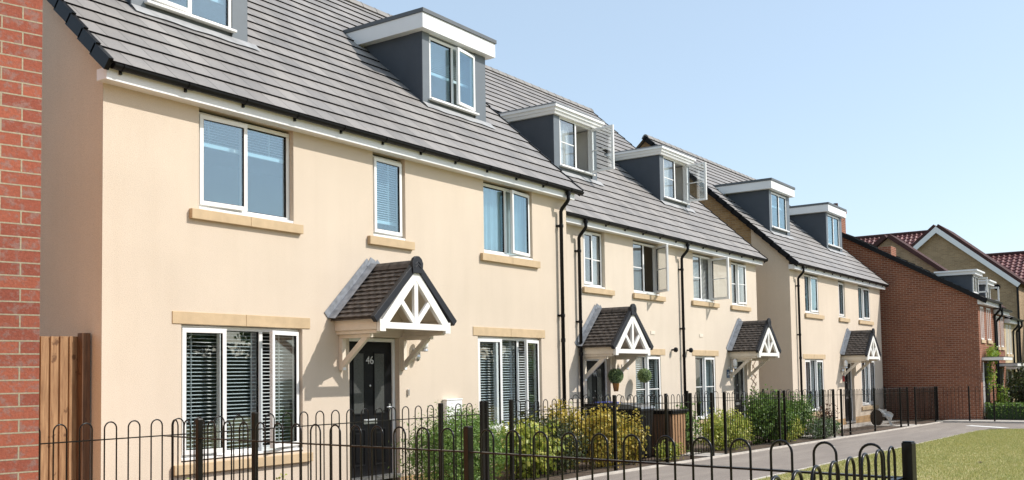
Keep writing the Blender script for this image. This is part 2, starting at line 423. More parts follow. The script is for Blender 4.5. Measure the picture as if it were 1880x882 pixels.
# ------------------------------------------------------------------ windows and doors
def window(house, xa, xb, za, zb, yf, lights, opened=None, bars=0, blind=None, glass=None, name='window', label=None, cill=True):
    """lights: relative widths; opened: {index: (hinge, angle)}; frame outer plane y = yf"""
    glass = glass or M_GLASS; opened = opened or {}
    fb = .05; mb = MB()
    mb.box(xa, xb, yf, yf + .07, zb - fb, zb); mb.box(xa, xb, yf, yf + .07, za, za + fb)
    mb.box(xa, xa + fb, yf + .001, yf + .069, za + fb, zb - fb); mb.box(xb - fb, xb, yf + .001, yf + .069, za + fb, zb - fb)
    tot = sum(lights); xs = [xa + fb / 2]
    for l in lights: xs.append(xs[-1] + (xb - xa - fb) * l / tot)
    for x in xs[1:-1]: mb.box(x - .03, x + .03, yf + .002, yf + .068, za + fb, zb - fb)
    if cill: mb.box(xa - .0, xb + .0, yf - .075, yf + .01, za - .028, za + .004)
    win = mb.build(name, M_WHITE, house, bevel=.004, label=label)
    for i in range(len(lights)):
        l = xs[i] + (.025 if i == 0 else .03); r = xs[i + 1] - (.025 if i == len(lights) - 1 else .03)
        b0, t0 = za + fb, zb - fb
        if i in opened:
            hinge, ang = opened[i]; l -= .012; r += .012; b0 -= .012; t0 += .012
            sw = .055; T = None
            if ang:
                hx = l if hinge == 'l' else r
                a = rad(-ang if hinge == 'l' else ang)
                T = Matrix.Translation((hx, yf - .01, 0)) @ Matrix.Rotation(a, 4, 'Z') @ Matrix.Translation((-hx, -(yf - .01), 0))
            sm = MB(); sm.T = T; y0, y1 = yf - .028, yf + .02
            if ang: y0, y1 = yf - .045, yf + .005
            sm.box(l, r, y0, y1, t0 - sw, t0); sm.box(l, r, y0, y1, b0, b0 + sw)
            sm.box(l, l + sw, y0 + .001, y1 - .001, b0 + sw, t0 - sw); sm.box(r - sw, r, y0 + .001, y1 - .001, b0 + sw, t0 - sw)
            if bars:
                for q in range(1, bars + 1):
                    z = b0 + (t0 - b0) * q / (bars + 1); sm.box(l + sw, r - sw, y0 + .012, y1 - .012, z - .011, z + .011)
            sm.build('sash', M_WHITE, win, bevel=.003)
            gk = MB(); gk.T = T; g = .006
            for bx in ((l + sw, l + sw + g, b0 + sw, t0 - sw), (r - sw - g, r - sw, b0 + sw, t0 - sw)): gk.box(bx[0], bx[1], y0 + .008, y1 - .008, bx[2], bx[3])
            gk.box(l + sw + g, r - sw - g, y0 + .009, y1 - .009, b0 + sw, b0 + sw + g); gk.box(l + sw + g, r - sw - g, y0 + .009, y1 - .009, t0 - sw - g, t0 - sw)
            gk.build('gasket', M_SEAL_SHADE, win)
            pm = MB(); pm.T = T; pm.box(l + sw + .001, r - sw - .001, (y0 + y1) / 2 - .005, (y0 + y1) / 2 + .005, b0 + sw + .001, t0 - sw - .001)
            pm.build('pane', glass, win)
        else:
            gk = MB(); g = .010
            gk.box(l, l + g, yf + .016, yf + .05, b0, t0); gk.box(r - g, r, yf + .016, yf + .05, b0, t0)
            gk.box(l + g, r - g, yf + .017, yf + .049, b0, b0 + g); gk.box(l + g, r - g, yf + .017, yf + .049, t0 - g, t0)
            gk.build('gasket', M_SEAL_SHADE, win)
            if bars:
                bm = MB()
                for q in range(1, bars + 1):
                    z = b0 + (t0 - b0) * q / (bars + 1); bm.box(l, r, yf + .018, yf + .046, z - .011, z + .011)
                bm.build('glazing_bar', M_WHITE, win)
            pm = MB(); pm.box(l + .001, r - .001, yf + .026, yf + .036, b0 + .001, t0 - .001); pm.build('pane', glass, win)
    if blind:
        kind = blind[0]; yb = yf + .10; bm = MB(); l, r = xa + .03, xb - .03
        if kind == 'slats':
            frac, tilt, pitch = blind[1], blind[2], blind[3]
            zt = zb - .06; zl = zt - (zb - za - .1) * frac; z = zt
            while z > zl:
                t = rad(tilt); dy = .0125 * math.cos(t); dz = .0125 * math.sin(t)
                bm.beam((l, yb, z), (r, yb, z), (0, dy, dz), (0, -.0013 * math.sin(t), .0013 * math.cos(t)))
                z -= pitch
            n = max(2, int((r - l) / .45))
            for k in range(n):
                x = l + (r - l) * (k + .5) / n; bm.box(x - .0015, x + .0015, yb - .014, yb + .014, zl, zt)
            bm.box(l, r, yb - .016, yb + .016, zt + .005, zt + .05)
            if frac < .95: bm.box(l, r, yb - .014, yb + .014, zl - .05, zl)
            bm.build('blind', M_BLIND, win)
        elif kind == 'curtain':
            for (c0, c1) in blind[1]:
                n = 60; vs = []; fs = []
                for k in range(n + 1):
                    x = l + (r - l) * (c0 + (c1 - c0) * k / n); y = yb + .02 * math.sin(k * 1.1) + .008 * math.sin(k * 2.7)
                    vs += [(x, y, za + .04), (x, y, zb - .05)]
                for k in range(n): fs.append((2 * k, 2 * k + 2, 2 * k + 3, 2 * k + 1))
                bm.add(vs, fs)
            bm.build('curtain', M_CURT, win)
    return win

def stone(house, name, xa, xb, za, zb, y, proj=.045, joints=(.5,)):
    mb = MB(); xs = [xa] + [xa + (xb - xa) * j for j in joints] + [xb]
    for a, b in zip(xs, xs[1:]):
        mb.box(a + .0015, b - .0015, y - proj, y + .06, za, zb)
    return mb.build(name, M_STONE, house, bevel=.006)

def text_mesh(txt, size, mat, parent, origin, name, depth=.003, mirror=False):
    cu = bpy.data.curves.new(name, 'FONT'); cu.body = txt; cu.size = size; cu.extrude = depth; cu.align_x = 'CENTER'; cu.align_y = 'CENTER'
    to = bpy.data.objects.new('tmp', cu); COL.objects.link(to)
    dg = bpy.context.evaluated_depsgraph_get(); me = bpy.data.meshes.new_from_object(to.evaluated_get(dg))
    bpy.data.objects.remove(to); me.materials.append(mat)
    org = Vector(ROOT[parent.name]); T = Matrix.Translation(Vector(origin) - org) @ Matrix.Rotation(rad(90), 4, 'X'); me.transform(T)
    o = bpy.data.objects.new(name, me); COL.objects.link(o); o.parent = parent; ROOT[o.name] = org; return o

def door(house, xa, xb, z0, z1, ys, number=None):
    yf = ys + .085; fb = .055
    fm = MB(); fm.box(xa, xa + fb, yf, yf + .07, z0, z1); fm.box(xb - fb, xb, yf, yf + .07, z0, z1); fm.box(xa + fb, xb - fb, yf + .001, yf + .069, z1 - fb, z1)
    l, r, b, t = xa + fb + .004, xb - fb - .004, z0 + .03, z1 - fb - .004; wd = r - l; h = t - b
    dm = MB(); dm.box(l, r, yf + .022, yf + .06, b, t)
    d = dm.build('door', M_DOOR, house)
    fm.build('door_frame', M_WHITE, d, bevel=.004)
    pm = MB()
    def mould(xa, xb, za, zb, mb, w_=.022):
        mb.box(xa, xb, yf + .010, yf + .0225, zb - w_, zb); mb.box(xa, xb, yf + .010, yf + .0225, za, za + w_)
        mb.box(xa, xa + w_, yf + .011, yf + .0225, za + w_, zb - w_); mb.box(xb - w_, xb, yf + .011, yf + .0225, za + w_, zb - w_)
    for s in (0, 1):
        px0 = l + wd * (.135 if s == 0 else .60); px1 = px0 + wd * .225
        mould(px0 - .02, px1 + .02, b + h * .455, b + h * .925, pm)
        mould(px0 - .02, px1 + .02, b + h * .075, b + h * .35, pm)
        pm.box(px0 + .03, px1 - .03, yf + .012, yf + .0225, b + h * .105, b + h * .32)
        gm = MB(); gm.box(px0 + .003, px1 - .003, yf + .0165, yf + .0235, b + h * .468, b + h * .913); gm.build('glass_panel', M_OBSC, d)
    pm.build('door_moulding', M_DOOR, d, bevel=.004)
    cx = (l + r) / 2
    lm = MB(); lm.box(cx - .14, cx + .14, yf + .010, yf + .023, b + h * .385, b + h * .422); lm.box(cx - .12, cx + .12, yf + .004, yf + .0105, b + h * .39, b + h * .417)
    lm.build('letterbox', M_SILVER, d, bevel=.003)
    hm = MB(); hm.box(r - .075, r - .035, yf + .010, yf + .0225, b + h * .40, b + h * .53)
    hm.tube([(r - .055, yf + .012, b + h * .505), (r - .055, yf - .03, b + h * .505), (r - .17, yf - .035, b + h * .505)], .009, 8)
    hm.build('handle', M_SILVER, d, smooth=False)
    sm = MB(); sm.lathe([(.016, 0), (.016, -.010), (.008, -.014)], (cx, yf + .022, b + h * .67), 12, 'y'); sm.build('spyhole', M_SILVER, d)
    tm = MB(); tm.box(xa, xb, ys - .03, yf + .075, z0 - .03, z0 + .028); tm.build('threshold', M_SILVER, d)
    if number: text_mesh(number, .17, M_NUM, d, (cx - .005, yf + .016, b + h * .86), 'door_number')
    return d

# ------------------------------------------------------------------ walls
def wall_grid(mb, X0, X1, z0, z1, y, ops, depth=.16):
    xs = sorted({X0, X1, *[o[0] for o in ops], *[o[1] for o in ops]}); zs = sorted({z0, z1, *[o[2] for o in ops], *[o[3] for o in ops]})
    for i in range(len(xs) - 1):
        for j in range(len(zs) - 1):
            cx = (xs[i] + xs[i + 1]) / 2; cz = (zs[j] + zs[j + 1]) / 2
            if any(o[0] < cx < o[1] and o[2] < cz < o[3] for o in ops): continue
            mb.quad((xs[i], y, zs[j]), (xs[i + 1], y, zs[j]), (xs[i + 1], y, zs[j + 1]), (xs[i], y, zs[j + 1]))
    for a, b, c, d in ops:
        mb.quad((a, y, c), (a, y, d), (a, y + depth, d), (a, y + depth, c)); mb.quad((b, y, c), (b, y + depth, c), (b, y + depth, d), (b, y, d))
        mb.quad((a, y, d), (b, y, d), (b, y + depth, d), (a, y + depth, d)); mb.quad((a, y, c), (a, y + depth, c), (b, y + depth, c), (b, y, c))

def roof_surface(mb, x0, x1, y0, z0, T, yr, gauge=.335, holes=(), th=.024, uoff=0):
    """saw-tooth courses on the front slope from eave (y0,z0) to ridge yr"""
    L = (yr - y0) * math.sqrt(1 + T * T); c = 1 / math.sqrt(1 + T * T); s_ = T * c; n = math.ceil(L / gauge)
    for k in range(n):
        a = k * gauge; b = min((k + 1) * gauge, L); ya, yb = y0 + a * c, y0 + b * c; za, zb = z0 + a * s_, z0 + b * s_
        segs = [(x0, x1)]
        for hx0, hx1, hy0, hy1 in holes:
            if yb > hy0 and ya < hy1:
                ns = []
                for p, q in segs:
                    if hx1 <= p or hx0 >= q: ns.append((p, q)); continue
                    if hx0 > p: ns.append((p, hx0))
                    if hx1 < q: ns.append((hx1, q))
                segs = ns
        for p, q in segs:
            ty, tz = -s_ * th, c * th
            A = (p, ya + ty, za + tz); B = (q, ya + ty, za + tz); Cc = (q, yb, zb); D = (p, yb, zb)
            mb.add([A, B, Cc, D], [(0, 1, 2, 3)], [[(p + uoff, a + .012), (q + uoff, a + .012), (q + uoff, b - .012), (p + uoff, b - .012)]])
            ua = (p, ya, za); ub = (q, ya, za)
            old = mb.cur; mb.cur = 1  # near-black colour on the course edges stands for the shade under each tile
            mb.add([ua, ub, B, A], [(0, 1, 2, 3)])
            mb.add([ua, A, D], [(0, 1, 2)]); mb.add([ub, Cc, B], [(0, 1, 2)])
            mb.cur = old

def gable_poly(X, ya, yb, zbot, y0, z0, T, yr, d=.07):
    top = lambda y: (z0 + T * (y - y0) if y <= yr else z0 + T * (yr - y0) - T * (y - yr)) - d
    pts = [(X, ya, zbot), (X, yb, zbot), (X, yb, top(yb))]
    if ya < yr < yb: pts.append((X, yr, top(yr)))
    pts.append((X, ya, top(ya))); return pts

def verge(mb, X, y0, z0, T, yr, gauge=.335, wd=.06, back=False):
    L = (yr - y0) * math.sqrt(1 + T * T); c = 1 / math.sqrt(1 + T * T); s_ = T * c; n = int(L / gauge)
    for k in range(n + 1):
        a = k * gauge; b = min(a + gauge + .03, L + .02)
        if b <= a: continue
        off0, off1 = .045, .022
        A = Vector((X, y0 + a * c - s_ * off0, z0 + a * s_ + c * off0)); B = Vector((X, y0 + b * c - s_ * off1, z0 + b * s_ + c * off1))
        dn = Vector((0, s_ * .15, -c * .15))
        mb.add([A - Vector((wd / 2, 0, 0)), A + Vector((wd / 2, 0, 0)), B + Vector((wd / 2, 0, 0)), B - Vector((wd / 2, 0, 0)),
                A - Vector((wd / 2, 0, 0)) + dn, A + Vector((wd / 2, 0, 0)) + dn, B + Vector((wd / 2, 0, 0)) + dn, B - Vector((wd / 2, 0, 0)) + dn],
               [(0, 1, 2, 3), (7, 6, 5, 4), (0, 4, 5, 1), (1, 5, 6, 2), (2, 6, 7, 3), (3, 7, 4, 0)])

def gutter(house, x0, x1, ys, z, pipes=(), dz_ground=None, outlets=True):
    g = MB(); yc = ys - .248; r = .058; n = 8; prof = []
    for k in range(n + 1):
        a = math.pi + math.pi * k / n; prof.append((yc + r * math.cos(a), z + r * math.sin(a)))
    prof_in = [(yc + (p[0] - yc) * .9, z + (p[1] - z) * .9) for p in prof]
    m = len(prof); vs = []
    for x in (x0, x1): vs += [(x, a, b) for a, b in prof] + [(x, a, b) for a, b in prof_in]
    fs = []; o = 2 * m
    for k in range(m - 1):
        fs.append((k, k + 1, o + k + 1, o + k)); fs.append((m + k, o + m + k, o + m + k + 1, m + k + 1))
    fs.append((0, o, o + m, m)); fs.append((m - 1, 2 * m - 1, o + 2 * m - 1, o + m - 1))
    g.add(vs, fs)
    for x in (x0, x1 - .012): g.prism([(x, a, b) for a, b in prof], (.012, 0, 0))
    gut = g.build('gutter', M_BLACK, house)
    x = x0 + .12
    while x < x1:
        b = MB(); big = random.random() < .25; wd = .09 if big else .03
        pr = [(x, yc + (r + .010) * math.cos(math.pi + math.pi * k / 8), z + .004 + (r + .010) * math.sin(math.pi + math.pi * k / 8)) for k in range(9)]
        b.prism(pr, (wd, 0, 0)); b.box(x, x + .03, yc + .03, ys - .192, z - .09, z - .01)
        b.build('gutter_bracket', M_BLACK, gut); x += .88
    return gut

def downpipe(house, x, ys, ztop, zbot, bracket_z=()):
    yw = ys - .075; yg = ys - .25
    p = MB(); p.tube([(x, yg, ztop - .02), (x, yg, ztop - .17), (x, yg + .025, ztop - .215), (x, yw - .03, ztop - .335), (x, yw, ztop - .39), (x, yw, zbot)], .036, 12)
    dp = p.build('downpipe', M_BLACK, house, smooth=True)
    for z in bracket_z:
        b = MB(); b.lathe([(.043, -.03), (.046, -.02), (.046, .02), (.043, .03)], (x, yw, z), 12); b.box(x - .05, x + .02, yw + .02, ys + .002, z - .018, z + .018)
        b.box(x - .075, x - .04, yw + .045, ys + .001, z - .02, z + .02); b.build('pipe_bracket', M_BLACK, dp)
    j = MB(); j.lathe([(.044, 0), (.044, .07)], (x, yw, (ztop + zbot) / 2 - .3), 12); j.lathe([(.05, -.06), (.05, .0)], (x, yg, ztop - .03), 12); j.build('pipe_collar', M_BLACK, dp)
    return dp

def fascia(house, x0, x1, ys, za, zb):
    m = MB(); m.box(x0, x1, ys - .19, ys - .16, za, zb); m.box(x0 + .0, x1 - .0, ys - .1595, ys + .0, za + .006, zb - .03)
    f = m.build('fascia', M_FASCIA, house, bevel=.003)
    return f

def dormer(house, x0, x1, yf, zf, zt, T, eave, wx0, wx1, wz0, wz1, style='flat', win=None, proj=.14, side=.15, zcap=None):
    """zf roof height at yf, zt top of cheek walls; eave=(y0,z0)"""
    y0, z0 = eave
    yback = y0 + (zt + .3 - z0) / T + .1
    p = MB(); zl = zf - .25
    pw = wx0 - x0
    p.box(x0, wx0 - .003, yf, yf + .10, zl, zt); p.box(wx1 + .003, x1, yf, yf + .10, zl, zt)
    p.box(wx0 - .0025, wx1 + .0025, yf + .035, yf + .10, zl, wz0); p.box(wx0 - .0025, wx1 + .0025, yf + .02, yf + .10, wz1, zt)
    d = p.build('dormer', M_GREY, house, bevel=.004)
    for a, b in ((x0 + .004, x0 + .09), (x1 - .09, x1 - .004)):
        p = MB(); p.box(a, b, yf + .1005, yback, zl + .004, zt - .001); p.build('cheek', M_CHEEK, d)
    for a in (x0 - .006, x1 - .004):
        bt = MB(); bt.box(a, a + .010, yf + .004, yf + .30, zl + .01, zt - .002); bt.build('corner_board', M_CHEEK, d)
    zc = zcap or zt + .34
    f = MB(); fx0, fx1, fy = x0 - side, x1 + side, yf - proj
    zb_ = zt - .01
    yb2 = y0 + (zc - z0) / T
    if style == 'flat':
        ybot = y0 + (zb_ - z0) / T + .02
        f.prism([(fx0, fy, zb_), (fx0, fy, zc - .075), (fx0, yb2 - .06, zc - .075), (fx0, ybot, zb_)], (fx1 - fx0, 0, 0))
        f.build('dormer_fascia', M_FASCIA, d, bevel=.003)
        c = MB(); c.prism([(fx0 - .02, fy - .025, zc - .075 + .001), (fx0 - .02, fy - .025, zc), (fx0 - .02, yb2 + .03, zc), (fx0 - .02, yb2 - .05, zc - .075 + .001)], (fx1 - fx0 + .04, 0, 0))
        c.build('dormer_roof', M_CAP, d, bevel=.004)
    else:
        # moulded cornice in three steps
        hs = [(0.0, .07, .09), (.07, .14, .045), (.14, .205, 0.0)]
        for h0, h1, ins in hs:
            ybot = y0 + (zb_ + h0 - z0) / T + .02
            f.prism([(fx0 + ins, fy + ins, zb_ + h0), (fx0 + ins * .7, fy + ins * .7, zb_ + h1), (fx0 + ins * .7, ybot + .25, zb_ + h1), (fx0 + ins, ybot, zb_ + h0)], (fx1 - fx0 - 2 * ins, 0, 0))
        f.build('dormer_cornice', M_FASCIA, d, bevel=.003)
        c = MB(); ybot = y0 + (zb_ + .205 - z0) / T
        c.box(fx0 - .01, fx1 + .01, fy - .01, ybot + .2, zb_ + .2055, zb_ + .23); c.build('dormer_roof', M_LEAD, d)
    # flashing on the tiles in front and at the sides
    fl = MB(); c_ = 1 / math.sqrt(1 + T * T)
    def rp(x, y, h): return (x, y - T * c_ * h, z0 + T * (y - y0) + c_ * h)
    n = 14
    for k in range(n):
        xa_ = x0 - .01 + (x1 + .16 - x0) * k / n; xb_ = x0 - .01 + (x1 + .16 - x0) * (k + 1) / n
        q = lambda x: .105 + .012 * math.sin(x * 9)
        fl.quad(rp(xa_, yf - q(xa_), .036), rp(xb_, yf - q(xb_), .036), rp(xb_, yf + .02, .045), rp(xa_, yf + .02, .045))
    fl.box(x0 + .01, x1 - .01, yf - .006, yf + .001, zf - .03, zf + .03)
    fl.build('flashing', M_LEADL, d)
    # room behind
    rm = MB(); rm.box(x0 + .1, x1 - .1, yback - .05, yback, zl, zt); rm.box(x0 + .1, x1 - .1, yf + .101, yback - .051, wz1 + .02, zt - .004)
    rm.box(x0 + .1, x1 - .1, yf + .101, yback - .051, zl, zl + .03)
    for a in (x0 + .0905, x1 - .0985): rm.box(a, a + .008, yf + .102, yback - .052, zl + .031, zt - .03)
    rm.build('dormer_room', M_ROOM, d)
    if win:
        wobj = window(d, wx0, wx1, wz0, wz1, yf + .01, **win) if False else None
        build_dwin(d, wx0, wx1, wz0, wz1, yf + .012, **win)
    return d

def build_dwin(d, xa, xb, za, zb, yf, lights, opened=None, bars=0, blind=None, curtain=False):
    glass = M_GLASSC if bars else M_GLASS
    # dormer windows: parts of the dormer (sub-parts of the house), so no deeper level
    opened = opened or {}; fb = .05; mb = MB(); pm = MB(); sm = MB(); gk = MB()
    mb.box(xa, xb, yf, yf + .07, zb - fb, zb); mb.box(xa, xb, yf, yf + .07, za, za + fb)
    mb.box(xa, xa + fb, yf + .001, yf + .069, za + fb, zb - fb); mb.box(xb - fb, xb, yf + .001, yf + .069, za + fb, zb - fb)
    mb.box(xa - .03, xb + .03, yf - .09, yf - .001, za - .03, za + .004)
    tot = sum(lights); xs = [xa + fb / 2]
    for l in lights: xs.append(xs[-1] + (xb - xa - fb) * l / tot)
    for x in xs[1:-1]: mb.box(x - .03, x + .03, yf + .002, yf + .068, za + fb, zb - fb)
    mb.build('window_frame', M_WHITE, d, bevel=.004)
    for i in range(len(lights)):
        l = xs[i] + (.025 if i == 0 else .03); r = xs[i + 1] - (.025 if i == len(lights) - 1 else .03); b0, t0 = za + fb, zb - fb
        T = None; y0, y1 = yf + .016, yf + .05; sw = .012; m_ = gk
        if i in opened:
            hinge, ang = opened[i]; l -= .012; r += .012; b0 -= .012; t0 += .012; sw = .055; y0, y1 = yf - .045, yf + .005
            hx = l if hinge == 'l' else r; a = rad(-ang if hinge == 'l' else ang)
            T = Matrix.Translation((hx, yf - .01, 0)) @ Matrix.Rotation(a, 4, 'Z') @ Matrix.Translation((-hx, -(yf - .01), 0))
            m_ = sm
        m_.T = T
        m_.box(l, r, y0, y1, t0 - sw, t0); m_.box(l, r, y0, y1, b0, b0 + sw)
        m_.box(l, l + sw, y0 + .001, y1 - .001, b0 + sw, t0 - sw); m_.box(r - sw, r, y0 + .001, y1 - .001, b0 + sw, t0 - sw)
        sm.T = T
        for q in range(1, bars + 1):
            z = b0 + (t0 - b0) * q / (bars + 1); sm.box(l + sw, r - sw, y0 + .008, y1 - .008, z - .011, z + .011)
        m_.T = None; sm.T = None
        if bars and i not in opened: sm.build('glazing_bar', M_WHITE, d); sm = MB()
        g = MB(); g.T = T; g.box(l + sw + .001, r - sw - .001, (y0 + y1) / 2 - .005, (y0 + y1) / 2 + .005, b0 + sw + .001, t0 - sw - .001); g.build('pane', glass, d)
    if curtain:
        bm = MB()
        for k in range(24):
            x_ = xa + .05 + (xb - xa) * .42 * k / 24; bm.quad((x_, yf + .14 + .015 * math.sin(k * 1.3), za + .03), (x_ + (xb - xa) * .42 / 24, yf + .14 + .015 * math.sin(k * 1.3 + 1.3), za + .03), (x_ + (xb - xa) * .42 / 24, yf + .14 + .015 * math.sin(k * 1.3 + 1.3), zb - .05), (x_, yf + .14 + .015 * math.sin(k * 1.3), zb - .05))
        bm.build('curtain', M_CURT, d)
    if sm.v: sm.build('sash', M_WHITE, d, bevel=.003)
    if gk.v: gk.build('gasket', M_SEAL_SHADE, d)
    if blind:
        bm = MB(); yb = yf + .14; z = zb - .07; zl = z - (zb - za - .12) * blind
        while z > zl:
            bm.beam((xa + .03, yb, z), (xb - .03, yb, z), (0, .010, .007), (0, -.0005, .0008)); z -= .034
        bm.box(xa + .03, xb - .03, yb - .014, yb + .014, zl - .05, zl); bm.build('blind', M_BLIND, d)

# ------------------------------------------------------------------ porch
def porch(house, xc, ys, dz, hw=.86, label=None):
    D = .84; zr = 3.11 + dz; ze = 2.315 + dz; yfr = ys - D
    Ls = math.hypot(hw, zr - ze); ux, uz = hw / Ls, (zr - ze) / Ls
    tm = MB(); rows = 12; g = Ls / rows; cols = 6; tw = (D + .02) / cols
    for sgn in (-1, 1):
        nrm = Vector((sgn * uz, 0, ux))
        for k in range(rows):
            off = (k % 2) * tw / 2
            for c in range(-1, cols + 1):
                ya = ys - .005 - c * tw - off; yb = ya - tw + .004
                ya = min(ya, ys - .005); yb = max(yb, yfr - .015)
                if yb >= ya - .01: continue
                lift = random.uniform(0, .006); s0 = k * g; s1 = s0 + g * 1.15   # s measured from eave upward
                def P(s_, y, h): return Vector((xc + sgn * (hw - s_ * ux), y, ze + s_ * uz)) + nrm * h
                s1 = min(s1, Ls - .005)
                h0 = .036 + lift; h1 = .014
                mid = (ya + yb) / 2
                v = [P(s0, ya, h0 - .004), P(s0, mid, h0 + .005), P(s0, yb, h0 - .004), P(s1, yb, h1), P(s1, mid, h1 + .004), P(s1, ya, h1)]
                lo = [P(s0, ya, h0 - .022), P(s0, mid, h0 - .015), P(s0, yb, h0 - .022)]
                f = [(0, 1, 4, 5), (1, 2, 3, 4), (6, 7, 1, 0), (7, 8, 2, 1)]
                if sgn > 0: f = [tuple(reversed(q)) for q in f]
                tm.add(v + lo, f)
        # deck
        a = Vector((xc, 0, zr)) ; e = Vector((xc + sgn * hw, 0, ze))
        tm.add([(xc, ys, zr), (xc, yfr, zr), (e.x, yfr, e.z), (e.x, ys, e.z), (xc, ys, zr - .03), (xc, yfr, zr - .03), (e.x, yfr, e.z - .02), (e.x, ys, e.z - .02)],
               [(0, 1, 2, 3), (4, 5, 6, 7), (2, 3, 7, 6)])
    pr = tm.build('porch_roof', M_PTILE, house, label=label)
    # ridge
    rm = MB(); yy = ys - .02
    while yy > yfr + .05:
        ye = max(yy - .40, yfr - .03); pts = [(-.115, -.085), (-.075, -.02), (-.03, .022), (0, .032), (.03, .022), (.075, -.02), (.115, -.085)]
        rm.prism([(xc + a, yy, zr + .035 + b) for a, b in pts], (0, ye - yy + .008, 0)); yy = ye
    rm.build('ridge_tile', M_PTILE, pr)
    # dark verge trim + cap
    vm = MB(); fy0, fy1 = yfr - .045, yfr + .03
    for sgn in (-1, 1):
        nrm = Vector((sgn * uz, 0, ux)); a = Vector((xc, (fy0 + fy1) / 2, zr)) + nrm * .0; e = Vector((xc + sgn * (hw + .025), (fy0 + fy1) / 2, ze - .03))
        vm.beam(a, e, (0, (fy1 - fy0) / 2, 0), nrm * .052)
    vm.build('verge_trim', M_PV, pr, bevel=.005)
    cm = MB(); pts = [(-.105, -.13), (-.12, .02), (-.085, .085), (-.03, .118), (.03, .118), (.085, .085), (.12, .02), (.105, -.13)]
    cm.prism([(xc + a, fy0 - .018, zr + b) for a, b in pts], (0, .05, 0))
    for s_ in (0, 1):
        for sgn in (-1, 1): cm.beam((xc, fy0 - .022, zr + .045 - s_ * .05), (xc + sgn * .07, fy0 - .022, zr - .005 - s_ * .05), (0, .004, 0), (0, 0, .006))
    cm.build('ridge_cap', M_PV, pr, bevel=.004)
    # white gable truss
    w_ = MB(); ty0, ty1 = yfr - .03, yfr + .035; ym = (ty0 + ty1) / 2; hy = (ty1 - ty0) / 2
    fw = .735; zt0, zt1 = 2.165 + dz, 2.255 + dz
    for sgn in (-1, 1):
        a = Vector((xc, ym, zr - .145)); e = Vector((xc + sgn * fw, ym, ze - .125)); d = (e - a).normalized(); nn = Vector((-d.z, 0, d.x))
        w_.beam(a - d * .03, e, (0, hy * (1 - .03 * (sgn + 1)), 0), nn * .066)
        w_.box(xc + sgn * (fw - .075), xc + sgn * (fw + .045), ym - hy * .97, ym + hy * .97, 2.125 + dz, 2.29 + dz)
    w_.box(xc - fw + .05, xc + fw - .05, ym - hy * .9, ym + hy * .9, zt0, zt1)
    w_.box(xc - .042, xc + .042, ym - hy * .8, ym + hy * .8, zt1, zr - .20)
    for sgn in (-1, 1):
        a = Vector((xc + sgn * .03, ym, zt1 + .015)); e = Vector((xc + sgn * .335, ym, zt1 + .335)); d = (e - a).normalized(); nn = Vector((-d.z, 0, d.x))
        w_.beam(a, e, (0, hy * .7, 0), nn * .040)
    w_.build('gable_truss', M_TRIM, pr, bevel=.004)
    # side beams, soffit
    b_ = MB()
    for sgn in (-1, 1):
        b_.box(xc + sgn * (fw - .03), xc + sgn * (fw + .05), ys - .001, ty1 + .001, 2.155 + dz, 2.31 + dz)
        b_.box(xc + sgn * (fw - .06), xc + sgn * (fw + .02), ys - .001, ty1 + .03, 2.105 + dz, 2.1545 + dz)
        # sloping lining under the deck
        nrm = Vector((sgn * uz, 0, ux)); a = Vector((xc, (ys + ty1) / 2, zr - .05)); e = Vector((xc + sgn * (fw + .02), (ys + ty1) / 2, ze - .02))
        b_.beam(a, e, (0, (ys - ty1) / 2 - .001, 0), nrm * .006)
    b_.build('porch_beam', M_CREAM, pr, bevel=.004)
    # brackets
    for sgn in (-1, 1):
        k = MB(); x = xc + sgn * .665; hw_ = .036
        k.box(x - hw_, x + hw_, ys - .07, ys - .001, 1.595 + dz, 2.05 + dz); k.box(x - hw_, x + hw_, ys - .60, ys - .001, 2.0505 + dz, 2.104 + dz)
        k.beam((x, ys - .045, 1.665 + dz), (x, ys - .52, 2.07 + dz), (hw_ * .85, 0, 0), (0, .026, .03)); k.build('bracket', M_CREAM, pr, bevel=.004)
        q = MB(); q.box(x - hw_ * .8, x + hw_ * .8, ys - .078, ys - .0705, 1.60 + dz, 1.665 + dz); q.build('bracket_plate', M_WHITE, pr)
    # lead flashing against the wall
    l_ = MB()
    for sgn in (-1, 1):
        nrm = Vector((sgn * uz, 0, ux)); n = 1
        a = Vector((xc + sgn * -.0, ys, zr)) + nrm * .035 + Vector((0, 0, .03)); e = Vector((xc + sgn * (hw + .02), ys, ze - .02)) + nrm * .035
        for j in range(n):
            p = a.lerp(e, j / n); q = a.lerp(e, (j + 1) / n)
            l_.add([p + Vector((0, -.006, 0)), q + Vector((0, -.006, 0)), q + Vector((0, -.012, 0)) + nrm * .13, p + Vector((0, -.012, 0)) + nrm * .13 + Vector((0, 0, .0))], [(0, 1, 2, 3)])
            l_.add([p + Vector((0, -.14, 0)) + nrm * .012, q + Vector((0, -.14, 0)) + nrm * .012, q + Vector((0, -.006, 0)) + nrm * .03, p + Vector((0, -.006, 0)) + nrm * .03], [(0, 1, 2, 3)])
            l_.add([q + Vector((0, -.002, 0)), q + Vector((0, -.012, 0)), q + Vector((0, -.012, 0)) + nrm * .13, q + Vector((0, -.002, 0)) + nrm * .13], [(0, 1, 2, 3)])
    l_.prism([(xc - .13, ys - .016, zr + .03), (xc + .09, ys - .016, zr + .05), (xc + .06, ys - .016, zr + .13), (xc - .03, ys - .016, zr + .17)], (0, .012, 0))
    l_.build('flashing', M_LEAD, pr)
    return pr

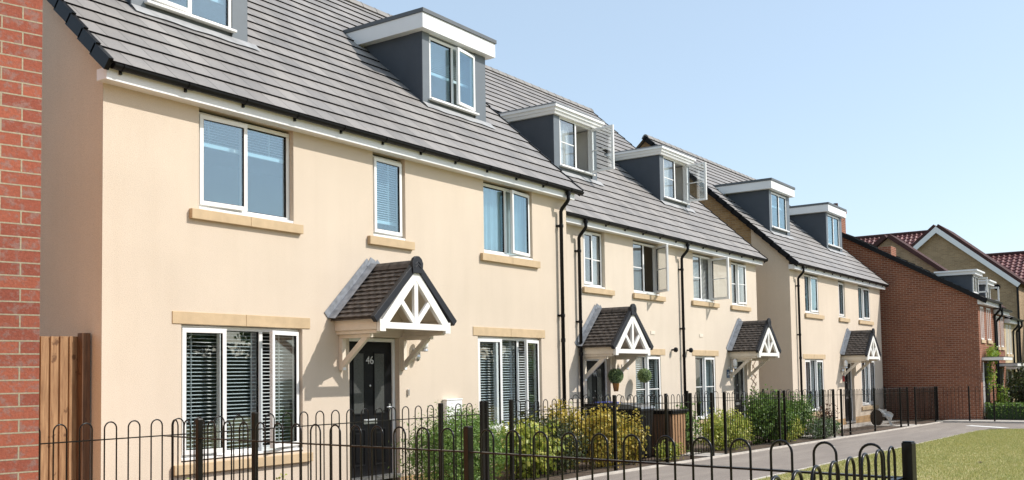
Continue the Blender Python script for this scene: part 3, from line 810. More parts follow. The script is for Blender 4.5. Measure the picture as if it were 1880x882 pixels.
# ------------------------------------------------------------------ house shell
def shell(h, X0, X1, ys, yb, zbot, eave, T, yr, ops, mats, left=None, right=True, plinth=None, rooms=2.45, hall=3.2, room_mat=None):
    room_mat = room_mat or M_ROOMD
    y0, z0 = eave
    m = MB(); zt = z0 + T * (ys - y0) - .06
    wall_grid(m, X0, X1, zbot, zt, ys, ops)
    m.cur = 0
    if left is None: m.prism(gable_poly(X0, ys, yb, zbot, y0, z0, T, yr), (.002, 0, 0))
    if right: m.prism(gable_poly(X1 - .002, ys, yb, zbot, y0, z0, T, yr), (.002, 0, 0))
    m.quad((X0, yb, zbot), (X0, yb, zt), (X1, yb, zt), (X1, yb, zbot))
    wl = m.build('wall', mats[0], h)
    if left is not None:
        ysp = left
        a = MB(); a.prism(gable_poly(X0, ys, ysp, zbot, y0, z0, T, yr), (.002, 0, 0)); a.build('gable_wall', mats[0], h)
        a = MB(); a.prism(gable_poly(X0 + .01, ysp, yb, zbot, y0, z0, T, yr), (.002, 0, 0)); a.build('gable_wall', mats[1], h, label='bare buff brick rear part of the gable')
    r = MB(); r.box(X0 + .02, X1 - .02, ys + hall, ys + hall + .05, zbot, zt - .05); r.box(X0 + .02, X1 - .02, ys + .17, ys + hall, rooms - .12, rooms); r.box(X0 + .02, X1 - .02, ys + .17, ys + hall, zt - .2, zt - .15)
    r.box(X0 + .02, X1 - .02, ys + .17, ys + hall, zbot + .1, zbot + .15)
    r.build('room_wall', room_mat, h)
    return wl

def main_roof(h, x0, x1, eave, T, yr, holes=(), lv=True, rv=True, mat=None, ridge=True):
    y0, z0 = eave; m = MB(); roof_surface(m, x0, x1, y0, z0, T, yr, holes=holes)
    zr = z0 + T * (yr - y0); m.cur = 0
    m.quad((x0, yr, zr), (x1, yr, zr), (x1, 2 * yr - y0, z0), (x0, 2 * yr - y0, z0))
    rf = m.build('roof', [mat or M_TILE, M_SEAL_SHADE], h)
    if lv: v = MB(); verge(v, x0, y0, z0, T, yr); v.build('verge_trim', M_BLACK, rf)
    if rv: v = MB(); verge(v, x1 - .0, y0, z0, T, yr, wd=.03); v.build('verge_trim', M_BLACK, rf)
    if ridge:
        r = MB(); x = x0
        while x < x1 - .02:
            xe = min(x + .44, x1); pts = [(-.135, -.085), (-.10, -.01), (-.05, .045), (0, .06), (.05, .045), (.10, -.01), (.135, -.085)]
            r.prism([(x, yr + a, zr + .02 + b) for a, b in pts], (xe - x - .008, 0, 0))
            pts2 = [(a * 1.07, b * 1.07 + .003) for a, b in pts]; r.prism([(xe - .035, yr + a, zr + .02 + b) for a, b in pts2], (.03, 0, 0)); x = xe
        r.build('ridge_tiles', M_RIDGE, rf)
    return rf

T = .92
# ================================================================== HOUSE 46
H1 = thing('cream_house', 'large cream rendered house numbered 46, nearest, with black door and grey dormers', 'house', (11.5, 0, -.15), 'cream rendered houses along the path')
e1 = (-.30, 5.05); yr1 = 4.62
ops1 = [(7.645, 9.62, .50, 2.172), (10.53, 11.62, -.16, 2.09), (13.64, 15.62, .50, 2.172), (7.90, 9.47, 3.60, 4.90), (11.06, 11.80, 3.60, 4.90), (13.86, 15.38, 3.60, 4.90)]
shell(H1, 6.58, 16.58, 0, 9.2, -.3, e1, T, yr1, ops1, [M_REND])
p = MB(); p.box(6.575, 10.52, -.006, 0, -.3, -.03); p.box(11.63, 16.585, -.006, 0, -.3, -.03); p.build('brick_plinth', M_BRKPL, H1)
H = [(7.70, 9.62, 1.12, 3.0), (13.6, 15.5, 1.12, 3.0)]
main_roof(H1, 6.47, 16.72, e1, T, yr1, holes=[(a + .09, b - .09, y0 + .1, 2.9) for a, b, y0, y1 in H])
fascia(H1, 6.50, 16.60, 0, 4.885, 5.055)
gutter(H1, 6.53, 16.78, 0, 5.055)
downpipe(H1, 16.27, 0, 5.02, -.2, (4.35, 2.62, .7))
for xa, xb in ((7.51, 9.76), (13.50, 15.74)):
    stone(H1, 'lintel', xa, xb, 2.174, 2.326, 0, .012)
    stone(H1, 'stone_sill', xa, xb, .355, .475, 0, .06)
    
for xa, xb, j in ((7.755, 9.60, (.5,)), (10.93, 11.955, ()), (13.74, 15.55, (.5,))): stone(H1, 'stone_sill', xa, xb, 3.475, 3.60, 0, .06, j)
window(H1, 7.65, 9.615, .545, 2.165, .075, (1, 1, 1), {0: ('l', 8), 2: ('r', 13)}, blind=('slats', 1.0, 20, .047), glass=M_GLASSG, label='three light ground floor window left of the door, blinds down')
window(H1, 13.645, 15.61, .545, 2.165, .075, (1, 1, 1), {0: ('l', 8), 2: ('r', 12)}, blind=('slats', 1.0, 26, .045), glass=M_GLASSG, label='three light ground floor window right of the door, blinds down')
window(H1, 7.905, 9.465, 3.64, 4.86, .075, (1, 1), {0: ('l', 3)}, blind=('slats', .26, 20, .035))
window(H1, 11.065, 11.795, 3.64, 4.86, .075, (1,), {0: ('r', 2)}, blind=('slats', .8, 30, .035), label='narrow upstairs window above the porch')
window(H1, 13.865, 15.375, 3.64, 4.86, .075, (1, 1), {1: ('r', 8)}, blind=('curtain', [(0, .5), (.6, 1)]))
door(H1, 10.535, 11.615, 0, 2.08, 0, '46')
porch(H1, 11.02, 0, 0)
zr = lambda e, y: e[1] + T * (y - e[0])
dormer(H1, 7.70, 9.62, 1.12, zr(e1, 1.12), 7.70, T, e1, 7.92, 9.34, 6.50, 7.63, win=dict(lights=(1, 1), opened={0: ('r', 3)}, blind=.6))
dormer(H1, 13.60, 15.50, 1.12, zr(e1, 1.12), 7.70, T, e1, 13.80, 15.16, 6.50, 7.65, win=dict(lights=(1, 1), opened={1: ('r', 7)}, blind=.5))
# wall fittings
def wall_lamp(house, x, z, ys, mat=None):
    m = MB(); m.lathe([(.035, 0), (.035, -.02)], (x - .07, ys, z - .12), 12, 'y'); m.tube([(x - .07, ys - .01, z - .12), (x - .07, ys - .12, z - .12), (x + .0, ys - .16, z - .10)], .012, 8)
    m.lathe([(.05, -.04), (.06, -.03), (.055, 0), (.02, .01)], (x, ys - .16, z - .10), 12); m.tube([(x + .07, ys - .01, z - .02), (x + .07, ys - .01, z - .24)], .010, 6)
    l = m.build('wall_lamp', M_SILVER, house, smooth=False)
    g = MB(); g.lathe([(.045, 0), (.062, .03), (.062, .17), (.045, .20), (.02, .22)], (x, ys - .16, z - .09), 16); g.build('lamp_glass', M_WHITE, l, smooth=True)
    s = MB(); s.lathe([(.0, -.075), (.035, -.06), (.05, -.02), (.05, .02), (.03, .055), (.008, .065)], (x - .07, ys - .07, z - .22), 14); s.build('motion_sensor', M_SILVER, l, smooth=True)
wall_lamp(H1, 12.03, 2.02, 0)
m = MB(); m.box(11.79, 11.825, -.03, 0, 1.20, 1.30); m.build('doorbell', M_SILVER, H1, bevel=.005)
m = MB(); m.box(12.66, 13.07, -.09, 0, .35, 1.10); m.box(12.65, 13.08, -.10, 0, 1.10, 1.12); m.build('meter_box', M_WHITE, H1, bevel=.008)

# ================================================================== HOUSES 2a 2b
ys = .72; dz = -.25; e2 = (.42, 4.80); yr2 = 6.35
def mid_house(label, X0, X1, ups, gws, dr, pipe, dorm, lv, rv, extra):
    h = thing('cream_house', label, 'house', ((X0 + X1) / 2, ys, -.3), 'cream rendered houses along the path')
    ops = [(a, b, 3.36, 4.64) for a, b in ups] + [(a, b, g0, 1.925) for a, b, g0 in gws] + [(dr[0], dr[1], -.4, 1.845)]
    shell(h, X0, X1, ys, 12.2, -.5, e2, T, yr2, ops, [M_REND2], rooms=2.2, room_mat=M_ROOM)
    p = MB(); p.box(X0, dr[0] - .01, ys - .006, ys, -.5, -.27); p.box(dr[1] + .01, X1, ys - .006, ys, -.5, -.27); p.build('brick_plinth', M_BRKPL, h)
    x0 = X0 - (.13 if lv else 0); x1 = X1 + (.15 if rv else 0)
    main_roof(h, x0, x1, e2, T, yr2, holes=[(dorm[0] + .09, dorm[1] - .09, 2.0, 3.7)], lv=lv, rv=rv)
    fascia(h, X0 - (.05 if lv else 0), X1 + (.07 if rv else 0), ys, 4.635, 4.805)
    gutter(h, X0 - (.12 if lv else 0) + .002, X1 + (.18 if rv else 0) - .002, ys, 4.805)
    downpipe(h, pipe, ys, 4.77, -.4, (4.1, 2.6, .6))
    return h
A = mid_house('cream rendered house right of number 46, hanging topiary balls by its black door', 17.30, 23.20, [(18.42, 19.36), (20.70, 22.03)], [(20.70, 22.0, .25)], (18.47, 19.5), 18.13, (19.2, 21.15), True, False, None)
B = mid_house('cream rendered house with wall trellis and blue number plaque beside its door', 23.20, 28.43, [(24.0, 25.33), (26.56, 27.62)], [(24.0, 25.28, .25)], (26.5, 27.52), 23.17, (24.6, 26.5), False, True, None)
for xa, xb in ((18.35, 19.69), (20.62, 22.26)): stone(A, 'stone_sill', xa, xb, 3.24, 3.355, ys, .06, ())
for xa, xb in ((23.84, 25.55), (26.42, 27.84)): stone(B, 'stone_sill', xa, xb, 3.24, 3.355, ys, .06, ())
stone(A, 'lintel', 20.5, 22.25, 1.927, 2.075, ys, .012); stone(B, 'lintel', 23.80, 25.5, 1.927, 2.075, ys, .012)
stone(A, 'stone_sill', 20.55, 22.2, .13, .25, ys, .06, ()); stone(B, 'stone_sill', 23.85, 25.45, .13, .25, ys, .06, ())
window(A, 18.43, 19.35, 3.40, 4.60, ys + .075, (1, 1), {0: ('r', 2)}, bars=1, glass=M_GLASSC, blind=('curtain', [(.5, 1)]))
window(A, 20.705, 22.02, 3.40, 4.60, ys + .075, (1, 1), {1: ('r', 54)}, bars=1, glass=M_GLASSC, label='upstairs window with its right casement wide open')
window(B, 24.005, 25.32, 3.40, 4.60, ys + .075, (1, 1), {1: ('r', 74)}, bars=1, glass=M_GLASSC, blind=('slats', 1.0, 40, .035), label='upstairs window with its right casement wide open')
window(B, 26.565, 27.61, 3.40, 4.60, ys + .075, (1, 1), {1: ('l', 8)}, bars=1, glass=M_GLASSC, blind=('curtain', [(.5, 1)]))
window(A, 20.705, 21.99, .30, 1.92, ys + .075, (1, 1), {1: ('l', 4)}, bars=1, blind=('slats', 1.0, 35, .05), glass=M_GLASSG)
window(B, 24.005, 25.27, .30, 1.92, ys + .075, (1, 1), {1: ('l', 3)}, bars=1, blind=('curtain', [(0, .25), (.5, 1)]), glass=M_GLASSG)
door(A, 18.475, 19.495, -.25, 1.835, ys, '44'); door(B, 26.505, 27.515, -.25, 1.835, ys)
porch(A, 18.98, ys, -.25); porch(B, 27.02, ys, -.25)
dk = dict(style='cornice', proj=.16, side=.15)
dormer(A, 19.2, 21.15, 1.9, zr(e2, 1.9), 7.48, T, e2, 19.46, 20.92, 6.33, 7.48, win=dict(lights=(1, 1), opened={1: ('r', 83)}, bars=1, curtain=True), **dk)
dormer(B, 24.6, 26.5, 1.9, zr(e2, 1.9), 7.48, T, e2, 24.84, 26.28, 6.33, 7.48, win=dict(lights=(1, 1), opened={1: ('r', 85)}, bars=1, curtain=True), **dk)
wall_lamp(A, 19.95, 1.72, ys); wall_lamp(B, 26.25, 1.72, ys)
for hh, xs_ in ((A, (22.62,)), (B, (23.5,))):
    for x in xs_:
        m = MB(); m.lathe([(.022, 0), (.022, -.07), (.055, -.08), (.065, -.12), (.045, -.155), (.0, -.16)], (x, ys, 2.06), 14, 'y'); m.build('flue_cowl', M_BLACK, hh, smooth=False)
m = MB(); m.box(21.5, 21.72, ys - .012, ys, 2.42, 2.50); m.build('air_vent', M_CREAM, A)
m = MB(); m.box(24.28, 24.5, ys - .012, ys, 2.42, 2.50); m.build('air_vent', M_CREAM, B)
M_BLUE = plain('blue_enamel', (.02, .06, .13), .3, .05)
m = MB(); m.box(26.02, 26.22, ys - .012, ys - .0, 1.33, 1.56); pl = m.build('number_plaque', M_BLUE, B, bevel=.003); text_mesh('28', .14, M_WHITE, pl, (26.12, ys - .013, 1.445), 'plaque_number')
m = MB()
for k in range(7):
    m.beam((27.78, ys - .012, 1.75 - k * .22), (28.2, ys - .012, 1.53 - k * .22), (0, .004, 0), (0, 0, .007)); m.beam((28.2, ys - .022, 1.85 - k * .22), (27.78, ys - .022, 1.5 - k * .22), (0, .004, 0), (0, 0, .007))
m.build('trellis', M_WOODD, B)

# ================================================================== HOUSE 3
e3 = (-.18, 4.74); yr3 = 4.82; y3 = .12; d3 = -.31
C3 = thing('cream_house', 'cream rendered house with bare brick upper gable, standing against the red brick house', 'house', (34.7, y3, -.4), 'cream rendered houses along the path')
ops = [(30.98, 32.3, 3.30, 4.585), (34.48, 35.2, 3.30, 4.585), (36.83, 38.3, 3.30, 4.585), (30.80, 32.6, .19, 1.865), (36.9, 38.7, .19, 1.865), (34.82, 35.98, -.46, 1.79)]
shell(C3, 29.62, 39.76, y3, 9.5, -.6, e3, T, yr3, ops, [M_REND, M_BRK_BUFF], left=1.3, rooms=2.15, room_mat=M_ROOM)
p = MB(); p.box(29.61, 34.8, y3 - .006, y3, -.6, -.16); p.box(36.0, 39.77, y3 - .006, y3, -.6, -.16); p.build('brick_plinth', M_BRKPL, C3)
main_roof(C3, 29.50, 39.93, e3, T, yr3, holes=[(30.9, 32.55, 1.25, 2.9), (36.7, 38.4, 1.25, 2.9)])
fascia(C3, 29.55, 39.83, y3, 4.575, 4.745); gutter(C3, 29.56, 39.98, y3, 4.745); downpipe(C3, 30.17, y3, 4.71, -.4, (4.1, 2.6, .5))
for xa, xb in ((30.88, 32.7), (34.40, 35.55), (36.75, 38.6)): stone(C3, 'stone_sill', xa, xb, 3.165, 3.29, y3, .06, ())
stone(C3, 'lintel', 30.60, 32.82, 1.866, 2.016, y3, .012); stone(C3, 'lintel', 36.7, 38.9, 1.866, 2.016, y3, .012)
stone(C3, 'stone_sill', 30.65, 32.75, .045, .165, y3, .06, ()); stone(C3, 'stone_sill', 36.75, 38.85, .045, .165, y3, .06, ())
for a, b in ((30.985, 32.295), (36.835, 38.295)): window(C3, a, b, 3.34, 4.54, y3 + .075, (1, 1), {1: ('l', 3)}, blind=('curtain', [(0, .3), (.45, 1)]))
window(C3, 34.485, 35.195, 3.34, 4.54, y3 + .075, (1,), {0: ('r', 2)}, blind=('curtain', [(0, 1)]))
for a, b in ((30.805, 32.595), (36.905, 38.695)): window(C3, a, b, .235, 1.86, y3 + .075, (1, 1, 1), {0: ('r', 2), 2: ('l', 3)}, blind=('curtain', [(0, .3), (.4, 1)]), glass=M_GLASSG)
door(C3, 34.825, 35.975, -.31, 1.78, y3); porch(C3, 35.38, y3, -.31)
dormer(C3, 30.80, 32.68, 1.12, zr(e3, 1.12), 7.33, T, e3, 31.0, 32.4, 6.13, 7.27, win=dict(lights=(1, 1), blind=.3), zcap=7.65)
dormer(C3, 36.60, 38.50, 1.12, zr(e3, 1.12), 7.33, T, e3, 36.8, 38.2, 6.13, 7.27, win=dict(lights=(1, 1), blind=.9), zcap=7.65)
wall_lamp(C3, 34.5, 1.70, y3)
m = MB(); m.box(34.6, 34.68, y3 - .05, y3, 1.1, 1.3); m.build('post_box', plain('red_metal', (.30, .03, .03), .4), C3, bevel=.01)

# ================================================================== NEAR BRICK BUILDING
NB = thing('brick_house', 'red brick wall of the nearest building, at the left edge beside the wooden fence', 'house', (3.19, -4.64, -.15))
c0 = Vector((3.19, -4.645, 0)); ud = Vector((-1, .251, 0)).normalized(); vd = Vector((.251, 1, 0)).normalized()
def quadbox(mb, p, u, v, lu, lv_, z0, z1):
    a = p; b = p + u * lu; c = b + v * lv_; d = p + v * lv_
    mb.prism([(q.x, q.y, z0) for q in (a, b, c, d)], (0, 0, z1 - z0))
m = MB(); quadbox(m, c0, ud, vd, 6.0, 5.6, -.3, 6.2); nbw = m.build('wall', M_BRK_NEAR, NB)
for l_ in nbw.data.uv_layers[0].data: l_.uv.x -= .045
m = MB(); a_ = c0 + vd * .23 - ud * .004; b_ = c0 + vd * 5.6 - ud * .004; m.quad((a_.x, a_.y, -.3), (b_.x, b_.y, -.3), (b_.x, b_.y, 6.19), (a_.x, a_.y, 6.19)); m.build('bounce_side_wall', brick_mat('bounce_buff_brick', (.74, .37, .17), (.66, .31, .135), (.58, .40, .25)), NB)  # unseen pale sheet over the red brick, added to bounce warm light onto the gable
m = MB(); p = c0 - ud * .2 - vd * .25 + Vector((0, 0, 0)); quadbox(m, p, ud, vd, 6.4, 6.0, 6.2, 6.35); m.build('flat_roof', M_CAP, NB)

# ================================================================== WOODEN GATE FENCE
WF = thing('wooden_fence', 'brown feather-edge board fence closing the alley beside number 46', 'fence', (6.1, .3, -.15))
x = 5.35; k = 0
while x < 6.40:
    m = MB(); t = .022; z1 = 2.0 + random.uniform(-.006, .006)
    m.prism([(x, .26, -.15), (x + .135, .285, -.15), (x + .135, .30, -.15), (x, .292, -.15)], (0, 0, z1 + .15)); m.build('board', M_WOOD, WF, bevel=.002); x += .112; k += 1
m = MB(); m.box(6.455, 6.555, .17, .27, -.15, 2.04); m.build('post', M_WOODD, WF, bevel=.004)
m = MB(); m.box(5.35, 6.45, .30, .34, .3, .38); m.box(5.35, 6.45, .30, .34, 1.6, 1.68); m.build('rail', M_WOODD, WF)

# ================================================================== RED BRICK HOUSE AND TERRACE
def flat_canopy(h, x0, x1, y, z):
    m = MB(); m.box(x0, x1, y - .75, y - .001, z, z + .11); c = m.build('door_canopy', M_TRIM, h, bevel=.004)
    q = MB(); q.box(x0 - .01, x1 + .01, y - .76, y - .001, z + .111, z + .13); q.build('canopy_top', M_CAP, c)
def simple_window(h, xa, xb, za, zb, y, sill=True):
    m = MB(); m.box(xa, xb, y - .015, y + .03, za, za + .06); m.box(xa, xb, y - .015, y + .03, zb - .06, zb); m.box(xa, xa + .06, y - .014, y + .03, za + .06, zb - .06); m.box(xb - .06, xb, y - .014, y + .03, za + .06, zb - .06)
    m.box((xa + xb) / 2 - .03, (xa + xb) / 2 + .03, y - .014, y + .03, za + .06, zb - .06)
    f = m.build('window', M_WHITE, h); g = MB(); g.box(xa + .05, xb - .05, y + .002, y + .02, za + .05, zb - .05); g.build('pane', M_OBSC, f)
    if sill: s = MB(); s.box(xa - .1, xb + .1, y - .05, y + .01, za - .13, za - .01); s.build('stone_sill', M_STONE, f)
TR = .57
def terrace(label, X0, X1, y, ze, yr, mat, left_gable, winx, canopy, pipes, lv, T_=TR, cat='house', group='terraced houses at the far end', dorm=None):
    h = thing('brick_house', label, cat, ((X0 + X1) / 2, y, -.45), group)
    e = (y - .28, ze); m = MB(); zt = ze + T_ * .28 - .05
    yb = 2 * yr - y
    m.prism(gable_poly(X0, y, yb, -.6, e[0], e[1], T_, yr, .05), (X1 - X0, 0, 0)); m.build('wall', mat, h)
    r = MB(); zr_ = ze + T_ * (yr - e[0]); x0 = X0 - (.12 if lv else 0)
    roof_surface(r, x0, X1, e[0], e[1], T_, yr, th=.045); r.cur = 0; r.quad((x0, yr, zr_), (X1, yr, zr_), (X1, 2 * yr - e[0], ze), (x0, 2 * yr - e[0], ze))
    rf = r.build('roof', [M_TILE, M_SEAL_SHADE], h)
    if lv:
        v = MB(); nn = Vector((0, -T_, 1)).normalized() * .085; v.beam((x0, e[0] - .05, ze - .05), (x0, yr, zr_ - .02), (.035, 0, 0), nn); v.build('verge_trim', M_BLACK, rf)
    m = MB(); m.box(X0 - (.05 if lv else 0), X1, y - .22, y - .001, ze - .14, ze + .03); m.build('fascia', M_FASCIA, h)
    g = MB(); g.box(X0 - (.1 if lv else 0), X1 + .05, y - .34, y - .225, ze - .0, ze + .075); g.build('gutter', M_BLACK, h)
    for p_ in pipes:
        q = MB(); q.tube([(p_, y - .28, ze), (p_, y - .28, ze - .2), (p_, y - .06, ze - .45), (p_, y - .06, -.4)], .045, 8); q.build('downpipe', M_BLACK, h)
    for a, b in winx: simple_window(h, a, b, ze - 1.45, ze - .2, y)
    for a, b in winx[:1]: simple_window(h, a, b, ze - 4.2, ze - 2.7, y)
    for a, b, z in canopy:
        flat_canopy(h, a, b, y, z)
        dm = MB(); dm.box(a + .25, a + 1.15, y - .02, y + .01, -.4, z - .1); d = dm.build('door', M_DOOR, h); f = MB(); f.box(a + .18, a + .248, y - .03, y + .01, -.4, z - .05); f.box(a + 1.152, a + 1.22, y - .03, y + .01, -.4, z - .05); f.build('door_frame', M_WHITE, d)
    for dx0, dx1 in (dorm or []):
        yf = y + .45; zf = e[1] + T_ * (yf - e[0])
        q = MB(); q.box(dx0, dx1, yf, yf + 1.2, zf - .4, zf + .72); d = q.build('dormer', M_CHEEK, h)
        q = MB(); q.box(dx0 - .12, dx1 + .12, yf - .15, yf + 1.3, zf + .72, zf + .84); q.box(dx0 - .2, dx1 + .2, yf - .23, yf + 1.35, zf + .8401, zf + .90); q.build('dormer_cornice', M_FASCIA, d)
        q = MB()
        for a in (dx0 + .12, (dx0 + dx1) / 2 - .03, dx1 - .18): q.box(a, a + .06, yf - .03, yf + .01, zf + .06, zf + .69)
        q.box(dx0 + .12, dx1 - .12, yf - .03, yf + .01, zf + .0, zf + .06); q.box(dx0 + .12, dx1 - .12, yf - .03, yf + .01, zf + .64, zf + .70)
        q.box(dx1 - .16, dx1 - .12, yf - .33, yf - .03, zf + .06, zf + .12); q.box(dx1 - .16, dx1 - .12, yf - .33, yf - .03, zf + .60, zf + .67); q.box(dx1 - .16, dx1 - .12, yf - .37, yf - .31, zf + .06, zf + .67)
        q.build('window_frame', M_WHITE, d); q = MB(); q.box(dx0 + .15, dx1 - .15, yf - .012, yf + .0, zf + .03, zf + .67); q.build('pane', M_OBSC, d)
    return h
RH = terrace('red brick end house with a long plain side wall and black verge', 40.6, 43.9, -3.2, 4.02, 2.3, M_BRK_RED, True, [(41.0, 41.6), (42.3, 43.1)], [(40.95, 43.0, 1.78)], (43.75,), True, dorm=[(42.2, 43.5)])
terrace('middle red brick terraced house between the end house and the cream one', 43.92, 46.3, -3.2, 3.80, 2.3, M_BRK_RED, False, [(44.4, 45.0), (45.4, 46.0)], [(44.2, 46.0, 1.55)], (44.1,), False, dorm=[(44.9, 46.1)])
terrace('cream brick terraced house furthest along its row, two black pipes at its end', 46.32, 49.3, -3.2, 3.52, 2.3, M_BRK_CREAM, False, [(46.7, 47.2), (47.5, 48.0)], [(46.4, 48.6, 1.42)], (48.2, 49.2), False)
m = MB(); m.box(41.6, 42.4, .10, .60, 5.6, 6.46); m.build('chimney_stub', M_BRK_RED, RH, label='short flat chimney lower on the slope')
m = MB(); m.box(41.0, 41.9, 1.95, 2.45, 6.4, 8.15); m.box(40.95, 41.95, 1.90, 2.50, 8.0, 8.08); ch = m.build('chimney', M_BRK_RED, RH); m = MB()
m.lathe([(.11, 0), (.09, .25)], (41.45, 2.2, 8.15), 12); m.build('chimney_pot', M_RIDGER, ch)

def gable_house(label, X0, X1, y0, y1, zeave, yap, zap, mat, verge_white=True, pipe=None, name='gabled_house'):
    h = thing(name, label, 'house', (X0, (y0 + y1) / 2, -.45), 'large buff brick houses behind the terrace')
    m = MB(); m.prism([(X0, y0, -.7), (X0, y1, -.7), (X0, y1, zeave), (X0, yap, zap), (X0, y0, zeave)], (X1 - X0, 0, 0)); m.build('wall', mat, h)
    r = MB(); sl = []
    for ya in (y0, y1):
        d = Vector((0, ya - yap, zeave - zap)).normalized(); e = Vector((0, ya, zeave)) + d * .35; a = Vector((0, yap, zap)); nn = Vector((0, -d.z, d.y)); nn = nn if nn.z > 0 else -nn
        r.prism([(X0 - .25, (a + nn * .02).y, (a + nn * .02).z), (X0 - .25, (e + nn * .02).y, (e + nn * .02).z), (X0 - .25, (e + nn * .17).y, (e + nn * .17).z), (X0 - .25, (a + nn * .19).y, (a + nn * .19).z + .03)], (X1 - X0 + .4, 0, 0))
    rf = r.build('roof', M_RIDGER, h)
    if verge_white:
        v = MB()
        for ya in (y0, y1):
            d = Vector((0, ya - yap, zeave - zap)).normalized(); e = Vector((0, ya, zeave)) + d * .3; a = Vector((0, yap, zap)); nn = Vector((0, -d.z, d.y)); nn = nn if nn.z > 0 else -nn
            v.prism([(X0 - .30, (a + nn * .0).y, (a - nn * 0).z + .03), (X0 - .30, (e + nn * .015).y, (e + nn * .015).z), (X0 - .30, (e - nn * .24).y, (e - nn * .24).z), (X0 - .30, a.y, a.z - .33)], (.05, 0, 0))
        v.build('bargeboard', M_FASCIA, rf)
    if pipe is not None:
        q = MB(); q.tube([(X0 - .1, pipe - .25, zeave - .1), (X0 - .1, pipe - .05, zeave - .4), (X0 - .1, pipe - .05, -.5)], .06, 8); q.build('downpipe', M_BLACK, h)
    return h
gable_house('smaller buff brick gable with a brown verge just behind the red brick house', 50, 51.2, -2.2, 6.8, 4.35, 2.3, 7.85, M_BRK_FAR, False)
G2 = gable_house('tall buff brick gabled house with white bargeboards and one round vent', 62, 65.9, -1.55, 6.6, 6.35, 2.53, 9.75, M_BRK_FAR, True, pipe=-1.55)
m = MB(); m.lathe([(.17, 0), (.17, .03)], (0, 0, 0), 18); q = MB(); q.T = Matrix.Translation((62, -.55, 6.05)) @ Matrix.Rotation(rad(-90), 4, 'Y'); q.lathe([(.17, 0), (.17, .03)], (0, 0, 0), 18); q.build('round_vent', M_SEAL_SHADE, G2)

def long_house(label, X0, X1, y0, y1, ze, xr, zr_, mat):
    h = thing('tiled_house', label, 'house', (X0, (y0 + y1) / 2, -.45), 'large buff brick houses behind the terrace')
    m = MB(); m.prism([(X0, y0, -.7), (X1, y0, -.7), (X1, y0, ze), (xr, y0, zr_ - .1), (X0, y0, ze)], (0, y1 - y0, 0)); m.build('wall', mat, h)
    # pantile roof facing the camera: rolls along the slope
    r = MB(); ex, ez = X0 - .35, ze - .2; n = int((y1 - y0) / .30); L = math.hypot(xr - ex, zr_ - ez); rows = int(L / .36)
    ux, uz = (xr - ex) / L, (zr_ - ez) / L; nn = Vector((-uz, 0, ux)); seg = 6
    for k in range(rows):
        s0 = k * L / rows; s1 = (k + 1) * L / rows
        P0 = Vector((ex + ux * s0, 0, ez + uz * s0)) + nn * .05; P1 = Vector((ex + ux * s1, 0, ez + uz * s1)) + nn * .0; vs = []; fs = []
        for j in range(n * seg + 1):
            y = y0 - .2 + (y1 - y0 + .4) * j / (n * seg); hgt = .055 * max(0, math.sin(2 * math.pi * j / seg)) - .02 * max(0, -math.sin(2 * math.pi * j / seg))
            a = P0 + nn * (hgt + .03); b = P1 + nn * (hgt + .03); c = P0 + nn * (hgt - .02)
            vs += [(a.x, y, a.z), (b.x, y, b.z), (c.x, y, c.z)]
        for j in range(n * seg):
            a = 3 * j; fs += [(a, a + 1, a + 4, a + 3), (a, a + 3, a + 5, a + 2)]
        r.add(vs, fs)
    r.quad((xr, y0, zr_), (xr, y1, zr_), (X1 + .3, y1, ze), (X1 + .3, y0, ze))
    rf = r.build('roof', M_PANTR, h, smooth=False)
    q = MB(); q.tube([(xr, y0 - .2, zr_ + .06), (xr, y1 + .2, zr_ + .06)], .13, 8); q.build('ridge_tiles', M_RIDGER, rf)
    q = MB(); q.box(ex - .1, ex + .02, y0 - .2, y1 + .2, ez - .04, ez + .08); q.build('gutter', M_BLACK, rf); q = MB(); q.box(ex + .03, X0 - .001, y0 - .1, y1 + .1, ez - .2, ez + .0); q.build('fascia', M_FASCIA, h)
    return h
M_PANTR = plain('red_pantiles', (.20, .070, .060), .35, .3, 4)
long_house('buff brick house with pale gleaming red pantiles, at the far right edge', 66, 72.5, -14, 1.0, 6.75, 69, 8.55, M_BRK_FAR)
long_house('far house of which only a red pantiled roof shows above the red brick one', 69, 77, 5.3, 16, 7.6, 73.2, 10.95, M_BRK_FAR)

# ================================================================== BOW TOP FENCES
HOOP = {}
def hoop_mesh(h, pw):
    key = (round(h, 2), round(pw, 3))
    if key in HOOP: return HOOP[key]
    m = MB(); w2 = pw / 4; r = w2; pts = [(-w2, 0, -h)]
    pts.append((-w2, 0, -r))
    for k in range(1, 12): a = math.pi - math.pi * k / 12; pts.append((r * math.cos(a), 0, -r + r * math.sin(a)))
    pts += [(w2, 0, -r), (w2, 0, -h)]
    m.tube(pts, .0068, 8); o = m.build('hoop', M_METAL); me = o.data; bpy.data.objects.remove(o)
    for p_ in me.polygons: p_.use_smooth = True
    HOOP[key] = me; return me
PR = .030
def post(f, x, y, top, bot, ang, wd=.025):
    m = MB(); m.T = Matrix.Translation((x, y, 0)) @ Matrix.Rotation(ang, 4, 'Z'); m.box(-wd, wd, -wd, wd, bot, top)
    m.box(-wd + .003, wd - .003, -wd + .003, wd - .003, top, top + .006)
    m.build('post', M_METAL, f, bevel=.004)
